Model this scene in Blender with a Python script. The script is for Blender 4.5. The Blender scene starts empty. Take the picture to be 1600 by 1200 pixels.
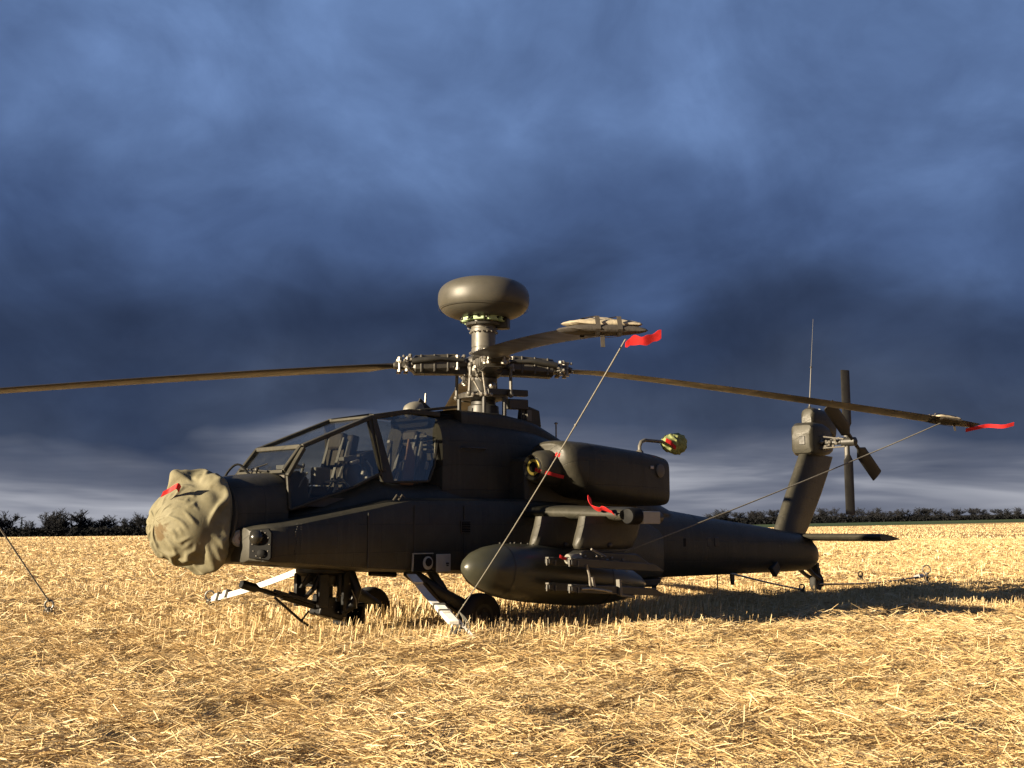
import bpy, math, random
import numpy as np
from mathutils import Vector, noise as mnoise

SC = bpy.context.scene
COL = SC.collection
rnd = random.Random(7)
rng = np.random.default_rng(11)

# ---------------------------------------------------------------- camera, sky, sun, exposure
CAM = np.array([-10.73, -10.53, 1.24])
YAW, PITCH = 0.8164, 0.1299
cam_d = bpy.data.cameras.new("camera")
cam = bpy.data.objects.new("camera", cam_d)
COL.objects.link(cam)
SC.camera = cam
cam_d.sensor_width = 36.0
cam_d.lens = 36.0 * 1714 / 1600
cam_d.clip_start = 0.05
cam_d.clip_end = 12000
cam.location = CAM
cam.rotation_euler = (math.pi / 2 + PITCH, 0, -YAW)
RT = np.array([math.cos(YAW), -math.sin(YAW)])          # picture right, on the ground
FW = np.array([math.sin(YAW), math.cos(YAW)])           # away from the camera, on the ground

SUN_EL = math.radians(12.5)
SUN_A = math.radians(30)
sh = -math.cos(SUN_A) * RT - math.sin(SUN_A) * FW       # horizontal direction towards the sun
sun_dir = Vector((sh[0] * math.cos(SUN_EL), sh[1] * math.cos(SUN_EL), math.sin(SUN_EL)))
sun_d = bpy.data.lights.new("sun", 'SUN')
sun_d.energy = 5.0
sun_d.angle = math.radians(0.53)
sun_d.color = (1.0, 0.83, 0.59)
sun = bpy.data.objects.new("sun", sun_d)
COL.objects.link(sun)
sun.rotation_euler = sun_dir.to_track_quat('Z', 'Y').to_euler()
sun.location = (0, 0, 30)

SC.view_settings.view_transform = 'Standard'
SC.view_settings.look = 'None'
SC.view_settings.exposure = 1.72
SC.view_settings.gamma = 1.0


def lin(r, g, b):
    def f(c):
        c /= 255.0
        return c / 12.92 if c <= 0.04045 else ((c + 0.055) / 1.055) ** 2.4
    return (f(r), f(g), f(b), 1.0)


class NT:
    """small node-tree builder"""
    def __init__(self, tree):
        self.t = tree
        self.n = tree.nodes
        self.l = tree.links
        self.n.clear()

    def add(self, kind, ins=None, **props):
        nd = self.n.new(kind)
        for k, v in props.items():
            setattr(nd, k, v)
        for k, v in (ins or {}).items():
            s = nd.inputs[k]
            if isinstance(v, bpy.types.NodeSocket):
                self.l.new(v, s)
            else:
                s.default_value = v
        return nd

    def math(self, op, a, b=0.0, c=None):
        i = {0: a, 1: b}
        if c is not None:
            i[2] = c
        return self.add('ShaderNodeMath', i, operation=op).outputs[0]

    def noise(self, vec, scale, detail=4.0, rough=0.55, dist=0.0, lac=2.0):
        i = {'Scale': scale, 'Detail': detail, 'Roughness': rough, 'Distortion': dist, 'Lacunarity': lac}
        if vec is not None:
            i['Vector'] = vec
        return self.add('ShaderNodeTexNoise', i).outputs[0]

    def ramp(self, fac, stops, interp='LINEAR'):
        nd = self.add('ShaderNodeValToRGB', {0: fac})
        cr = nd.color_ramp
        cr.interpolation = interp
        while len(cr.elements) < len(stops):
            cr.elements.new(0.5)
        for e, (p, c) in zip(cr.elements, stops):
            e.position = p
            e.color = c if len(c) == 4 else (*c, 1.0)
        return nd.outputs[0]

    def mapr(self, v, a, b, c, d):
        return self.add('ShaderNodeMapRange', {0: v, 1: a, 2: b, 3: c, 4: d}).outputs[0]

    def mix(self, fac, a, b, blend='MIX'):
        nd = self.add('ShaderNodeMix', data_type='RGBA', blend_type=blend)
        for k, v in ((0, fac), (6, a), (7, b)):
            if isinstance(v, bpy.types.NodeSocket):
                self.l.new(v, nd.inputs[k])
            else:
                nd.inputs[k].default_value = v
        return nd.outputs[2]


world = bpy.data.worlds.new("World")
SC.world = world
world.use_nodes = True
w = NT(world.node_tree)
tc = w.add('ShaderNodeTexCoord').outputs['Generated']
rot = w.add('ShaderNodeVectorRotate', {'Vector': tc, 'Angle': YAW}, rotation_type='Z_AXIS').outputs[0]
sep = w.add('ShaderNodeSeparateXYZ', {0: rot})
dx, dy, dz = sep.outputs
den = w.math('ADD', w.math('MAXIMUM', dz, 0.0), 0.16)
flat = w.add('ShaderNodeCombineXYZ', {0: w.math('DIVIDE', dx, den), 1: w.math('DIVIDE', dy, den), 2: 3.7}).outputs[0]
blob = w.add('ShaderNodeCombineXYZ', {0: w.math('MULTIPLY', dx, 1.0), 1: w.math('MULTIPLY', dy, 1.0), 2: w.math('MULTIPLY', dz, 1.35)}).outputs[0]
tilt = w.add('ShaderNodeVectorRotate', {'Vector': blob, 'Angle': 0.35}, rotation_type='Y_AXIS').outputs[0]
big = w.noise(tilt, 2.9, 2.5, 0.5, 0.5)
mid = w.noise(tilt, 5.4, 6.0, 0.54, 0.5)
wisp = w.noise(tilt, 14.0, 5.0, 0.55, 0.5)
strv = w.add('ShaderNodeCombineXYZ', {0: w.math('MULTIPLY', dx, 2.6), 1: w.math('MULTIPLY', dy, 2.6), 2: w.math('MULTIPLY', dz, 27.0)}).outputs[0]
strata = w.noise(strv, 1.15, 4.0, 0.55, 0.35)
softv = w.add('ShaderNodeCombineXYZ', {0: w.math('MULTIPLY', dx, 3.0), 1: w.math('MULTIPLY', dy, 3.0), 2: w.math('MULTIPLY', dz, 8.0)}).outputs[0]
soft = w.noise(softv, 1.05, 4.0, 0.5, 0.5)
# height in the cloud deck, bent by the cloud shapes
hz = w.math('ADD', dz, w.math('MULTIPLY', w.math('SUBTRACT', big, 0.5), 0.24))
hz = w.math('ADD', hz, w.math('MULTIPLY', w.math('SUBTRACT', soft, 0.5), 0.12))
deck = w.ramp(hz, [(0.0, lin(70, 80, 104)), (0.10, lin(56, 67, 90)), (0.17, lin(46, 59, 86)), (0.26, lin(70, 91, 131)),
                   (0.36, lin(92, 117, 161)), (0.50, lin(90, 115, 158)), (0.72, lin(58, 78, 118)), (1.0, lin(50, 66, 98))], 'EASE')
deck = w.mix(1.0, deck, w.ramp(mid, [(0.28, (0.68, 0.69, 0.72, 1)), (0.5, (0.98, 0.98, 0.98, 1)), (0.70, (1.34, 1.32, 1.28, 1))]), 'MULTIPLY')
deck = w.mix(1.0, deck, w.ramp(wisp, [(0.3, (0.90, 0.90, 0.91, 1)), (0.7, (1.10, 1.10, 1.09, 1))]), 'MULTIPLY')
# bright broken strata low over the horizon
lowband = w.ramp(strata, [(0.32, lin(82, 89, 108)), (0.47, lin(112, 117, 132)), (0.60, lin(150, 153, 164)), (0.76, lin(182, 184, 192))])
lowmask = w.mapr(w.math('ADD', dz, w.math('ADD', w.math('MULTIPLY', w.math('SUBTRACT', soft, 0.5), 0.10), w.math('MULTIPLY', w.math('SUBTRACT', big, 0.5), 0.05))), 0.088, 0.044, 0.0, 1.0)
cloud = w.mix(lowmask, deck, lowband)
sky = w.add('ShaderNodeTexSky', sky_type='NISHITA', sun_disc=False, sun_elevation=SUN_EL,
            sun_rotation=math.atan2(sh[0], sh[1]), air_density=1.0, dust_density=1.0)
clear = w.mix(1.0, sky.outputs[0], (0.05, 0.05, 0.05, 1), 'MULTIPLY')
cover = w.mapr(mid, 0.70, 0.9, 0.985, 0.93)
allsky = w.mix(cover, clear, cloud)
bg = w.add('ShaderNodeBackground', {0: allsky, 1: 0.335})
w.l.new(bg.outputs[0], w.add('ShaderNodeOutputWorld').inputs[0])

# ---------------------------------------------------------------- materials
MATS = {}


def material(name, color, rough=0.6, metal=0.0, var=0.15, scale=6.0, bump=0.0, bscale=60.0, spec=0.5, dirt=None, coat=0.0, transl=0.0):
    m = bpy.data.materials.new(name)
    m.use_nodes = True
    t = NT(m.node_tree)
    co = t.add('ShaderNodeTexCoord').outputs['Object']
    n = t.noise(co, scale, 6.0, 0.6)
    c = (*color, 1.0)
    lo = tuple(v * (1 - var) for v in color) + (1,)
    hi = tuple(min(1, v * (1 + var)) for v in color) + (1,)
    col = t.ramp(n, [(0.3, lo), (0.5, c), (0.7, hi)])
    if dirt:
        n2 = t.noise(co, scale * 0.45, 5.0, 0.65, 0.4)
        col = t.mix(t.mapr(n2, 0.5, 0.75, 0.0, 0.6), col, (*dirt, 1.0))
    p = t.add('ShaderNodeBsdfPrincipled', {'Base Color': col, 'Metallic': metal, 'Specular IOR Level': spec,
                                           'Roughness': t.mapr(n, 0.3, 0.7, max(0.05, rough - 0.08), min(1, rough + 0.08))})
    if coat:
        p.inputs['Coat Weight'].default_value = coat
    if bump:
        b = t.add('ShaderNodeBump', {'Strength': bump, 'Distance': 0.01, 'Height': t.noise(co, bscale, 4.0, 0.6)})
        t.l.new(b.outputs[0], p.inputs['Normal'])
    out = t.add('ShaderNodeOutputMaterial')
    if transl:
        tr = t.add('ShaderNodeBsdfTranslucent', {0: col})
        mx = t.add('ShaderNodeMixShader', {0: transl, 1: p.outputs[0], 2: tr.outputs[0]})
        t.l.new(mx.outputs[0], out.inputs[0])
    else:
        t.l.new(p.outputs[0], out.inputs[0])
    MATS[name] = m
    return m




def paint_material():
    """matt olive drab: skin panels with fine joints and fastener rows as relief, rain streaks and scuffs"""
    m = bpy.data.materials.new('paint')
    m.use_nodes = True
    t = NT(m.node_tree)
    co = t.add('ShaderNodeTexCoord').outputs['Object']
    sp = t.add('ShaderNodeSeparateXYZ', {0: co})
    flat_ = t.add('ShaderNodeCombineXYZ', {0: sp.outputs[0], 1: t.math('ADD', sp.outputs[2], t.math('MULTIPLY', sp.outputs[1], 0.45)), 2: 0.0}).outputs[0]
    br = t.add('ShaderNodeTexBrick', {'Vector': flat_, 'Scale': 1.0, 'Mortar Size': 0.0045, 'Mortar Smooth': 0.4, 'Bias': 0.0, 'Brick Width': 0.62, 'Row Height': 0.31,
                                      'Color1': (0.86, 0.86, 0.86, 1), 'Color2': (1.10, 1.09, 1.07, 1), 'Mortar': (0.55, 0.55, 0.55, 1)}, offset=0.37, squash=1.6, squash_frequency=3)
    n = t.noise(co, 3.0, 6.0, 0.62)
    fine = t.noise(co, 38.0, 5.0, 0.7)
    stv = t.add('ShaderNodeVectorMath', {0: co, 1: (9.0, 9.0, 0.8)}, operation='MULTIPLY').outputs[0]
    streak = t.noise(stv, 1.6, 5.0, 0.6)
    col = t.ramp(n, [(0.3, (0.027, 0.026, 0.019, 1)), (0.5, (0.034, 0.032, 0.024, 1)), (0.72, (0.043, 0.040, 0.030, 1))])
    col = t.mix(1.0, col, br.outputs['Color'], 'MULTIPLY')
    col = t.mix(t.mapr(streak, 0.52, 0.78, 0.0, 0.55), col, (0.062, 0.056, 0.042, 1))
    col = t.mix(t.mapr(fine, 0.66, 0.80, 0.0, 0.6), col, (0.085, 0.078, 0.060, 1))
    dots = t.add('ShaderNodeTexVoronoi', {'Vector': flat_, 'Scale': 24.0, 'Randomness': 0.0}).outputs['Distance']
    rivet = t.mapr(dots, 0.10, 0.16, 1.0, 0.0)
    h = t.math('ADD', t.math('MULTIPLY', br.outputs['Fac'], -1.0), t.math('MULTIPLY', rivet, 0.16))
    b1 = t.add('ShaderNodeBump', {'Strength': 0.55, 'Distance': 0.004, 'Height': h})
    b2 = t.add('ShaderNodeBump', {'Strength': 0.10, 'Distance': 0.02, 'Height': t.noise(co, 7.0, 4.0, 0.6), 'Normal': b1.outputs[0]})
    p = t.add('ShaderNodeBsdfPrincipled', {'Base Color': col, 'Roughness': t.mapr(fine, 0.3, 0.7, 0.40, 0.58), 'Specular IOR Level': 0.30, 'Normal': b2.outputs[0]})
    t.l.new(p.outputs[0], t.add('ShaderNodeOutputMaterial').inputs[0])
    MATS['paint'] = m


paint_material()
material('paint_dark', (0.020, 0.019, 0.016), 0.50, var=0.2, bump=0.05, bscale=30)
material('radome_paint', (0.054, 0.050, 0.039), 0.48, var=0.10, scale=2.5, spec=0.45, bump=0.03, bscale=9, dirt=(0.070, 0.063, 0.048))
material('tank_paint', (0.034, 0.034, 0.023), 0.36, var=0.12, scale=3.0, spec=0.5)
material('blade_paint', (0.027, 0.022, 0.017), 0.40, var=0.2, scale=3.0, spec=0.45)
material('black', (0.007, 0.007, 0.007), 0.7, var=0.2, spec=0.15)
material('rubber', (0.016, 0.015, 0.014), 0.8, var=0.25, scale=14, bump=0.3, bscale=40)
material('gunmetal', (0.018, 0.018, 0.018), 0.38, metal=0.6, var=0.25, scale=20)
material('bare_metal', (0.23, 0.215, 0.185), 0.36, metal=0.55, var=0.2, scale=25)
material('grey_metal', (0.050, 0.046, 0.038), 0.45, metal=0.25, var=0.2, scale=18)
material('mast_paint', (0.085, 0.079, 0.065), 0.45, var=0.15, scale=10)
material('primer_green', (0.30, 0.40, 0.22), 0.5, var=0.15, scale=16)
material('interior', (0.050, 0.044, 0.036), 0.6, var=0.25, scale=12)
material('interior_grey', (0.20, 0.20, 0.19), 0.5, var=0.2, scale=14)
material('interior_light', (0.42, 0.41, 0.37), 0.5, var=0.2, scale=14)
material('interior_brown', (0.22, 0.13, 0.085), 0.8, var=0.2, scale=20)
material('panel_grey', (0.30, 0.285, 0.235), 0.5, var=0.1, scale=9)
material('canvas', (0.44, 0.375, 0.215), 0.82, var=0.16, scale=5.0, bump=0.25, bscale=26, spec=0.2, transl=0.06)
material('canvas_stain', (0.16, 0.115, 0.06), 0.85, var=0.3, scale=9)
material('cord', (0.05, 0.042, 0.026), 0.85, var=0.2, scale=30)
material('sock', (0.36, 0.31, 0.22), 0.85, var=0.15, scale=14, bump=0.4, bscale=30, spec=0.2)
material('sock_dark', (0.045, 0.038, 0.03), 0.85, var=0.2, scale=14, bump=0.4, bscale=30)
material('camo_green', (0.24, 0.27, 0.11), 0.85, var=0.5, scale=16, bump=0.4, bscale=22, spec=0.2)
material('red', (0.62, 0.028, 0.028), 0.65, var=0.2, scale=20, spec=0.3, transl=0.25)
material('yellow', (0.40, 0.31, 0.04), 0.6, var=0.15, scale=16)
material('strap', (0.55, 0.54, 0.50), 0.7, var=0.12, scale=22, bump=0.2, bscale=90)
material('rope', (0.14, 0.132, 0.110), 0.8, var=0.25, scale=60)
material('steel', (0.10, 0.095, 0.085), 0.45, metal=0.5, var=0.3, scale=25)
material('window_dark', (0.020, 0.019, 0.016), 0.25, var=0.1)
material('lamp_lens', (0.42, 0.36, 0.30), 0.2, var=0.1)
material('dome_cover', (0.15, 0.142, 0.115), 0.5, var=0.08)
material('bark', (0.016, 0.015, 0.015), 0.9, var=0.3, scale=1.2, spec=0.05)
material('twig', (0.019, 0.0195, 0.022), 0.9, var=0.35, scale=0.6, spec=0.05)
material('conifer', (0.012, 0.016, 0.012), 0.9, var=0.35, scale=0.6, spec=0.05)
material('hedge', (0.011, 0.0115, 0.0125), 0.95, var=0.4, scale=0.25, spec=0.05)


def glass_material():
    m = bpy.data.materials.new('canopy_glass')
    m.use_nodes = True
    t = NT(m.node_tree)
    co = t.add('ShaderNodeTexCoord').outputs['Object']
    n = t.noise(co, 5.0, 4.0)
    fr = t.add('ShaderNodeFresnel', {'IOR': 1.55}).outputs[0]
    gl = t.add('ShaderNodeBsdfGlossy', {'Color': (0.95, 0.95, 0.95, 1), 'Roughness': 0.03})
    tr = t.add('ShaderNodeBsdfTransparent', {'Color': (0.72, 0.72, 0.70, 1)})
    df = t.add('ShaderNodeBsdfDiffuse', {'Color': (0.30, 0.30, 0.29, 1)})
    a = t.add('ShaderNodeMixShader', {0: t.mapr(n, 0.35, 0.75, 0.002, 0.02), 1: tr.outputs[0], 2: df.outputs[0]})
    b = t.add('ShaderNodeMixShader', {0: t.math('MULTIPLY', fr, 0.22), 1: a.outputs[0], 2: gl.outputs[0]})
    t.l.new(b.outputs[0], t.add('ShaderNodeOutputMaterial').inputs[0])
    MATS['glass'] = m


glass_material()


def cover_material():
    m = bpy.data.materials.new('canvas_cover')
    m.use_nodes = True
    t = NT(m.node_tree)
    co = t.add('ShaderNodeTexCoord').outputs['Object']
    n = t.noise(co, 5.0, 6.0, 0.6)
    col = t.ramp(n, [(0.3, (0.125, 0.113, 0.068)), (0.5, (0.165, 0.150, 0.094)), (0.72, (0.205, 0.188, 0.125))])
    # oil stain soaked into the front of the bag
    dist = t.add('ShaderNodeVectorMath', {0: co, 1: (-0.36, -0.06, 0.46)}, operation='DISTANCE').outputs['Value']
    blot = t.math('ADD', dist, t.math('MULTIPLY', t.math('SUBTRACT', t.noise(co, 14.0, 5.0, 0.7), 0.5), 0.34))
    col = t.mix(t.mapr(blot, 0.12, 0.06, 0.0, 0.85), col, (0.10, 0.066, 0.03, 1))
    # fine cloth creases: thin ridges where warped noise crosses its middle value
    cre = t.noise(co, 7.0, 4.0, 0.55, 1.6)
    rid = t.math('ABSOLUTE', t.math('SUBTRACT', cre, 0.5))
    rid2 = t.math('ABSOLUTE', t.math('SUBTRACT', t.noise(co, 15.0, 3.0, 0.5, 1.0), 0.5))
    hgt = t.math('ADD', t.mapr(rid, 0.0, 0.07, 1.0, 0.0), t.math('MULTIPLY', t.mapr(rid2, 0.0, 0.08, 1.0, 0.0), 0.5))
    b = t.add('ShaderNodeBump', {'Strength': 0.07, 'Distance': 0.008, 'Height': hgt})
    p = t.add('ShaderNodeBsdfPrincipled', {'Base Color': col, 'Roughness': 0.8, 'Specular IOR Level': 0.2, 'Normal': b.outputs[0]})
    t.l.new(p.outputs[0], t.add('ShaderNodeOutputMaterial').inputs[0])
    MATS['canvas_cover'] = m


cover_material()


def field_material():
    m = bpy.data.materials.new('field')
    m.use_nodes = True
    t = NT(m.node_tree)
    geo = t.add('ShaderNodeNewGeometry').outputs['Position']
    # coordinates along the drill rows
    rot = t.add('ShaderNodeVectorRotate', {'Vector': geo, 'Angle': YAW}, rotation_type='Z_AXIS').outputs[0]
    st = t.add('ShaderNodeVectorMath', {0: rot, 1: (0.35, 1.0, 1.0)}, operation='MULTIPLY').outputs[0]
    fine = t.noise(st, 16.0, 8.0, 0.7)
    patch = t.noise(st, 0.11, 5.0, 0.55, 0.4)
    meadow = t.noise(geo, 0.02, 4.0, 0.5)
    straw = t.ramp(fine, [(0.25, (0.14, 0.085, 0.036)), (0.45, (0.36, 0.24, 0.102)), (0.62, (0.54, 0.38, 0.18)), (0.8, (0.66, 0.50, 0.27))])
    straw = t.mix(t.mapr(patch, 0.35, 0.7, 0.0, 0.4), straw, t.ramp(fine, [(0.3, (0.20, 0.13, 0.052)), (0.7, (0.42, 0.27, 0.115))]))
    grass = t.ramp(meadow, [(0.3, (0.030, 0.055, 0.018)), (0.7, (0.060, 0.085, 0.030))])
    far = t.ramp(meadow, [(0.3, (0.045, 0.050, 0.030)), (0.7, (0.075, 0.070, 0.040))])
    # the stubble field ends at a boundary across the far side; winter crop beyond it
    s = t.add('ShaderNodeSeparateXYZ', {0: rot})
    cam_r = (CAM[0] * RT[0] + CAM[1] * RT[1], CAM[0] * FW[0] + CAM[1] * FW[1])
    depth = t.math('SUBTRACT', s.outputs[1], cam_r[1])
    edge = t.math('ADD', depth, t.math('MULTIPLY', t.math('SUBTRACT', s.outputs[0], cam_r[0]), -0.25))
    isgreen = t.mapr(edge, 318.0, 322.0, 0.0, 1.0)
    isfar = t.mapr(depth, 640.0, 660.0, 0.0, 1.0)
    col = t.mix(isgreen, straw, grass)
    col = t.mix(isfar, col, far)
    bmp = t.add('ShaderNodeBump', {'Strength': 0.9, 'Distance': 0.05, 'Height': fine})
    p = t.add('ShaderNodeBsdfPrincipled', {'Base Color': col, 'Roughness': 0.85, 'Specular IOR Level': 0.2, 'Normal': bmp.outputs[0]})
    t.l.new(p.outputs[0], t.add('ShaderNodeOutputMaterial').inputs[0])
    MATS['field'] = m


field_material()


def straw_material():
    m = bpy.data.materials.new('straw')
    m.use_nodes = True
    t = NT(m.node_tree)
    at = t.add('ShaderNodeAttribute', attribute_name='tone').outputs['Fac']
    col = t.ramp(at, [(0.0, (0.16, 0.088, 0.034)), (0.3, (0.39, 0.256, 0.105)), (0.6, (0.59, 0.425, 0.202)), (0.85, (0.71, 0.553, 0.31)), (1.0, (0.79, 0.66, 0.42))])
    p = t.add('ShaderNodeBsdfPrincipled', {'Base Color': col, 'Roughness': 0.5, 'Specular IOR Level': 0.35})
    tr = t.add('ShaderNodeBsdfTranslucent', {0: col})
    mx = t.add('ShaderNodeMixShader', {0: 0.18, 1: p.outputs[0], 2: tr.outputs[0]})
    t.l.new(mx.outputs[0], t.add('ShaderNodeOutputMaterial').inputs[0])
    MATS['straw'] = m


straw_material()

# ---------------------------------------------------------------- mesh helpers


class B:
    """collects shapes into one mesh"""
    def __init__(self):
        self.v = []
        self.f = []

    def put(self, vs, fs):
        o = len(self.v)
        self.v += [tuple(map(float, p)) for p in vs]
        self.f += [tuple(i + o for i in f) for f in fs]
        return self

    def loft(self, rings, cap=True, closed=True):
        n = len(rings[0])
        vs = [p for r in rings for p in r]
        fs = []
        for i in range(len(rings) - 1):
            for j in range(n if closed else n - 1):
                k = (j + 1) % n
                fs.append((i * n + j, i * n + k, (i + 1) * n + k, (i + 1) * n + j))
        if cap:
            fs.append(tuple(range(n - 1, -1, -1)))
            fs.append(tuple((len(rings) - 1) * n + j for j in range(n)))
        return self.put(vs, fs)

    def tube(self, path, r, n=8, cap=True):
        path = [Vector(p) for p in path]
        rs = r if isinstance(r, (list, tuple)) else [r] * len(path)
        rings = []
        up = None
        for i, p in enumerate(path):
            a = path[max(i - 1, 0)]
            b = path[min(i + 1, len(path) - 1)]
            t = (b - a).normalized()
            if up is None:
                up = Vector((0, 0, 1)) if abs(t.z) < 0.9 else Vector((1, 0, 0))
            s = t.cross(up).normalized()
            up = s.cross(t).normalized()
            rings.append([p + (s * math.cos(q) + up * math.sin(q)) * rs[i] for q in [2 * math.pi * k / n for k in range(n)]])
        return self.loft(rings, cap)

    def lathe(self, prof, o, ax, n=24, cap=True):
        """prof: (distance along axis, radius)"""
        o = Vector(o)
        ax = Vector(ax).normalized()
        s = ax.cross(Vector((0, 0, 1)) if abs(ax.z) < 0.9 else Vector((1, 0, 0))).normalized()
        u = ax.cross(s)
        rings = [[o + ax * t + (s * math.cos(q) + u * math.sin(q)) * max(r, 1e-4) for q in [2 * math.pi * k / n for k in range(n)]] for t, r in prof]
        return self.loft(rings, cap)

    def box(self, c, s, rz=0.0, ry=0.0, rx=0.0):
        from mathutils import Euler
        R = Euler((rx, ry, rz)).to_matrix()
        c = Vector(c)
        vs = [c + R @ Vector((sx * s[0] / 2, sy * s[1] / 2, sz * s[2] / 2)) for sx in (-1, 1) for sy in (-1, 1) for sz in (-1, 1)]
        return self.put(vs, [(0, 1, 3, 2), (4, 6, 7, 5), (0, 4, 5, 1), (2, 3, 7, 6), (0, 2, 6, 4), (1, 5, 7, 3)])

    def beam(self, a, b, wd, ht):
        """rectangular bar from a to b"""
        a, b = Vector(a), Vector(b)
        t = (b - a).normalized()
        s = t.cross(Vector((0, 0, 1)) if abs(t.z) < 0.95 else Vector((1, 0, 0))).normalized()
        u = s.cross(t)
        r = [[p + s * x * wd / 2 + u * z * ht / 2 for x, z in ((-1, -1), (1, -1), (1, 1), (-1, 1))] for p in (a, b)]
        return self.loft(r)

    def prism(self, poly, y0, y1):
        """polygon in x,z extruded along y"""
        return self.loft([[(x, y0, z) for x, z in poly], [(x, y1, z) for x, z in poly]])

    def ball(self, c, r, n=8, m=5, sq=(1, 1, 1)):
        c = Vector(c)
        rings = []
        for i in range(m + 1):
            a = -math.pi / 2 + math.pi * i / m
            rr = max(math.cos(a), 1e-3)
            rings.append([c + Vector((rr * math.cos(q) * r * sq[0], rr * math.sin(q) * r * sq[1], math.sin(a) * r * sq[2])) for q in [2 * math.pi * k / n for k in range(n)]])
        return self.loft(rings)

    def build(self, name, mat, parent=None, smooth=38, bevel=0.0, label=None, recenter=False):
        me = bpy.data.meshes.new(name)
        vs = self.v
        loc = None
        if recenter:
            A = np.array(vs)
            loc = Vector(((A[:, 0].min() + A[:, 0].max()) / 2, (A[:, 1].min() + A[:, 1].max()) / 2, A[:, 2].min()))
            vs = [tuple(Vector(p) - loc) for p in vs]
        me.from_pydata(vs, [], self.f)
        me.materials.append(MATS[mat])
        import bmesh
        bm = bmesh.new()
        bm.from_mesh(me)
        bmesh.ops.recalc_face_normals(bm, faces=bm.faces)
        bm.to_mesh(me)
        bm.free()
        if smooth:
            me.polygons.foreach_set('use_smooth', [True] * len(me.polygons))
            me.set_sharp_from_angle(angle=math.radians(smooth))
        me.update()
        o = bpy.data.objects.new(name, me)
        COL.objects.link(o)
        if parent:
            o.parent = parent
        if loc is not None:
            o.location = loc
        if bevel:
            md = o.modifiers.new('bevel', 'BEVEL')
            md.width = bevel
            md.segments = 2
            md.limit_method = 'ANGLE'
            md.angle_limit = math.radians(35)
        if label:
            o['label'] = label
        return o


def tag(o, label, cat, group=None, kind=None):
    if label:
        o['label'] = label
    if cat:
        o['category'] = cat
    if group:
        o['group'] = group
    if kind:
        o['kind'] = kind
    return o


def empty(name, loc):
    o = bpy.data.objects.new(name, None)
    COL.objects.link(o)
    o.location = loc
    o.empty_display_size = 0.1
    return o


def se(x, zb, zt, hw, n=3.0, N=36, yc=0.0):
    """super-ellipse ring across the fuselage at station x"""
    zc, hz_ = (zb + zt) / 2, (zt - zb) / 2
    r = []
    for k in range(N):
        a = 2 * math.pi * (k + 0.5) / N
        c, s = math.cos(a), math.sin(a)
        r.append((x, yc + hw * math.copysign(abs(c) ** (2 / n), c), zc + hz_ * math.copysign(abs(s) ** (2 / n), s)))
    return r


def lerp_stations(st, xs):
    a = np.array(st)
    return [[x] + [float(np.interp(x, a[:, 0], a[:, k])) for k in range(1, a.shape[1])] for x in xs]


# ---------------------------------------------------------------- the setting
def sstep(a, b, v):
    t = np.clip((v - a) / (b - a), 0, 1)
    return t * t * (3 - 2 * t)


def terrain(x, y):
    x, y = np.asarray(x, float), np.asarray(y, float)
    px, py = x - CAM[0], y - CAM[1]
    u = px * RT[0] + py * RT[1]
    d = px * FW[0] + py * FW[1]
    r = np.hypot(u, d)
    z = 0.0205 * np.clip(u, -400, 400) * sstep(20, 520, r)
    z = z - 14.0 * sstep(700, 1500, r)
    near = 1 - sstep(40, 120, r)
    z = z + near * (0.018 * np.sin(x * 1.7 + 0.6 * np.sin(y * 1.1)) * np.sin(y * 1.9 + 0.8 * np.sin(x * 0.7)) + 0.012 * np.sin(x * 4.3 + y * 2.9) * np.sin(y * 5.1 - x * 1.3))
    return z


def ground_sheet():
    nr, na = 150, 160
    rs = np.concatenate([[0.0], 0.8 * (5200 / 0.8) ** (np.arange(nr) / (nr - 1))])
    an = np.arange(na) * 2 * math.pi / na
    vs = [(CAM[0], CAM[1], 0.0)]
    X = CAM[0] + rs[1:, None] * np.cos(an)[None]
    Y = CAM[1] + rs[1:, None] * np.sin(an)[None]
    Z = terrain(X, Y)
    vs += list(zip(X.ravel().tolist(), Y.ravel().tolist(), Z.ravel().tolist()))
    fs = [(0, 1 + j, 1 + (j + 1) % na) for j in range(na)]
    for i in range(nr - 1):
        for j in range(na):
            k = (j + 1) % na
            fs.append((1 + i * na + j, 1 + (i + 1) * na + j, 1 + (i + 1) * na + k, 1 + i * na + k))
    me = bpy.data.meshes.new('ground')
    me.from_pydata(vs, [], fs)
    me.polygons.foreach_set('use_smooth', [True] * len(me.polygons))
    me.materials.append(MATS['field'])
    o = bpy.data.objects.new('ground', me)
    COL.objects.link(o)
    tag(o, 'harvested golden stubble field running back to the far hedges', None, kind='structure')


ground_sheet()


def vnoise(x, y, s, seed=0.0):
    """cheap smooth value noise, vectorised"""
    x, y = x * s + seed, y * s + seed * 1.7
    xi, yi = np.floor(x), np.floor(y)
    fx, fy = x - xi, y - yi
    fx, fy = fx * fx * (3 - 2 * fx), fy * fy * (3 - 2 * fy)

    def h(a, b):
        v = np.sin(a * 127.1 + b * 311.7 + seed * 17.3) * 43758.5453
        return v - np.floor(v)
    return (h(xi, yi) * (1 - fx) + h(xi + 1, yi) * fx) * (1 - fy) + (h(xi, yi + 1) * (1 - fx) + h(xi + 1, yi + 1) * fx) * fy


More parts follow.
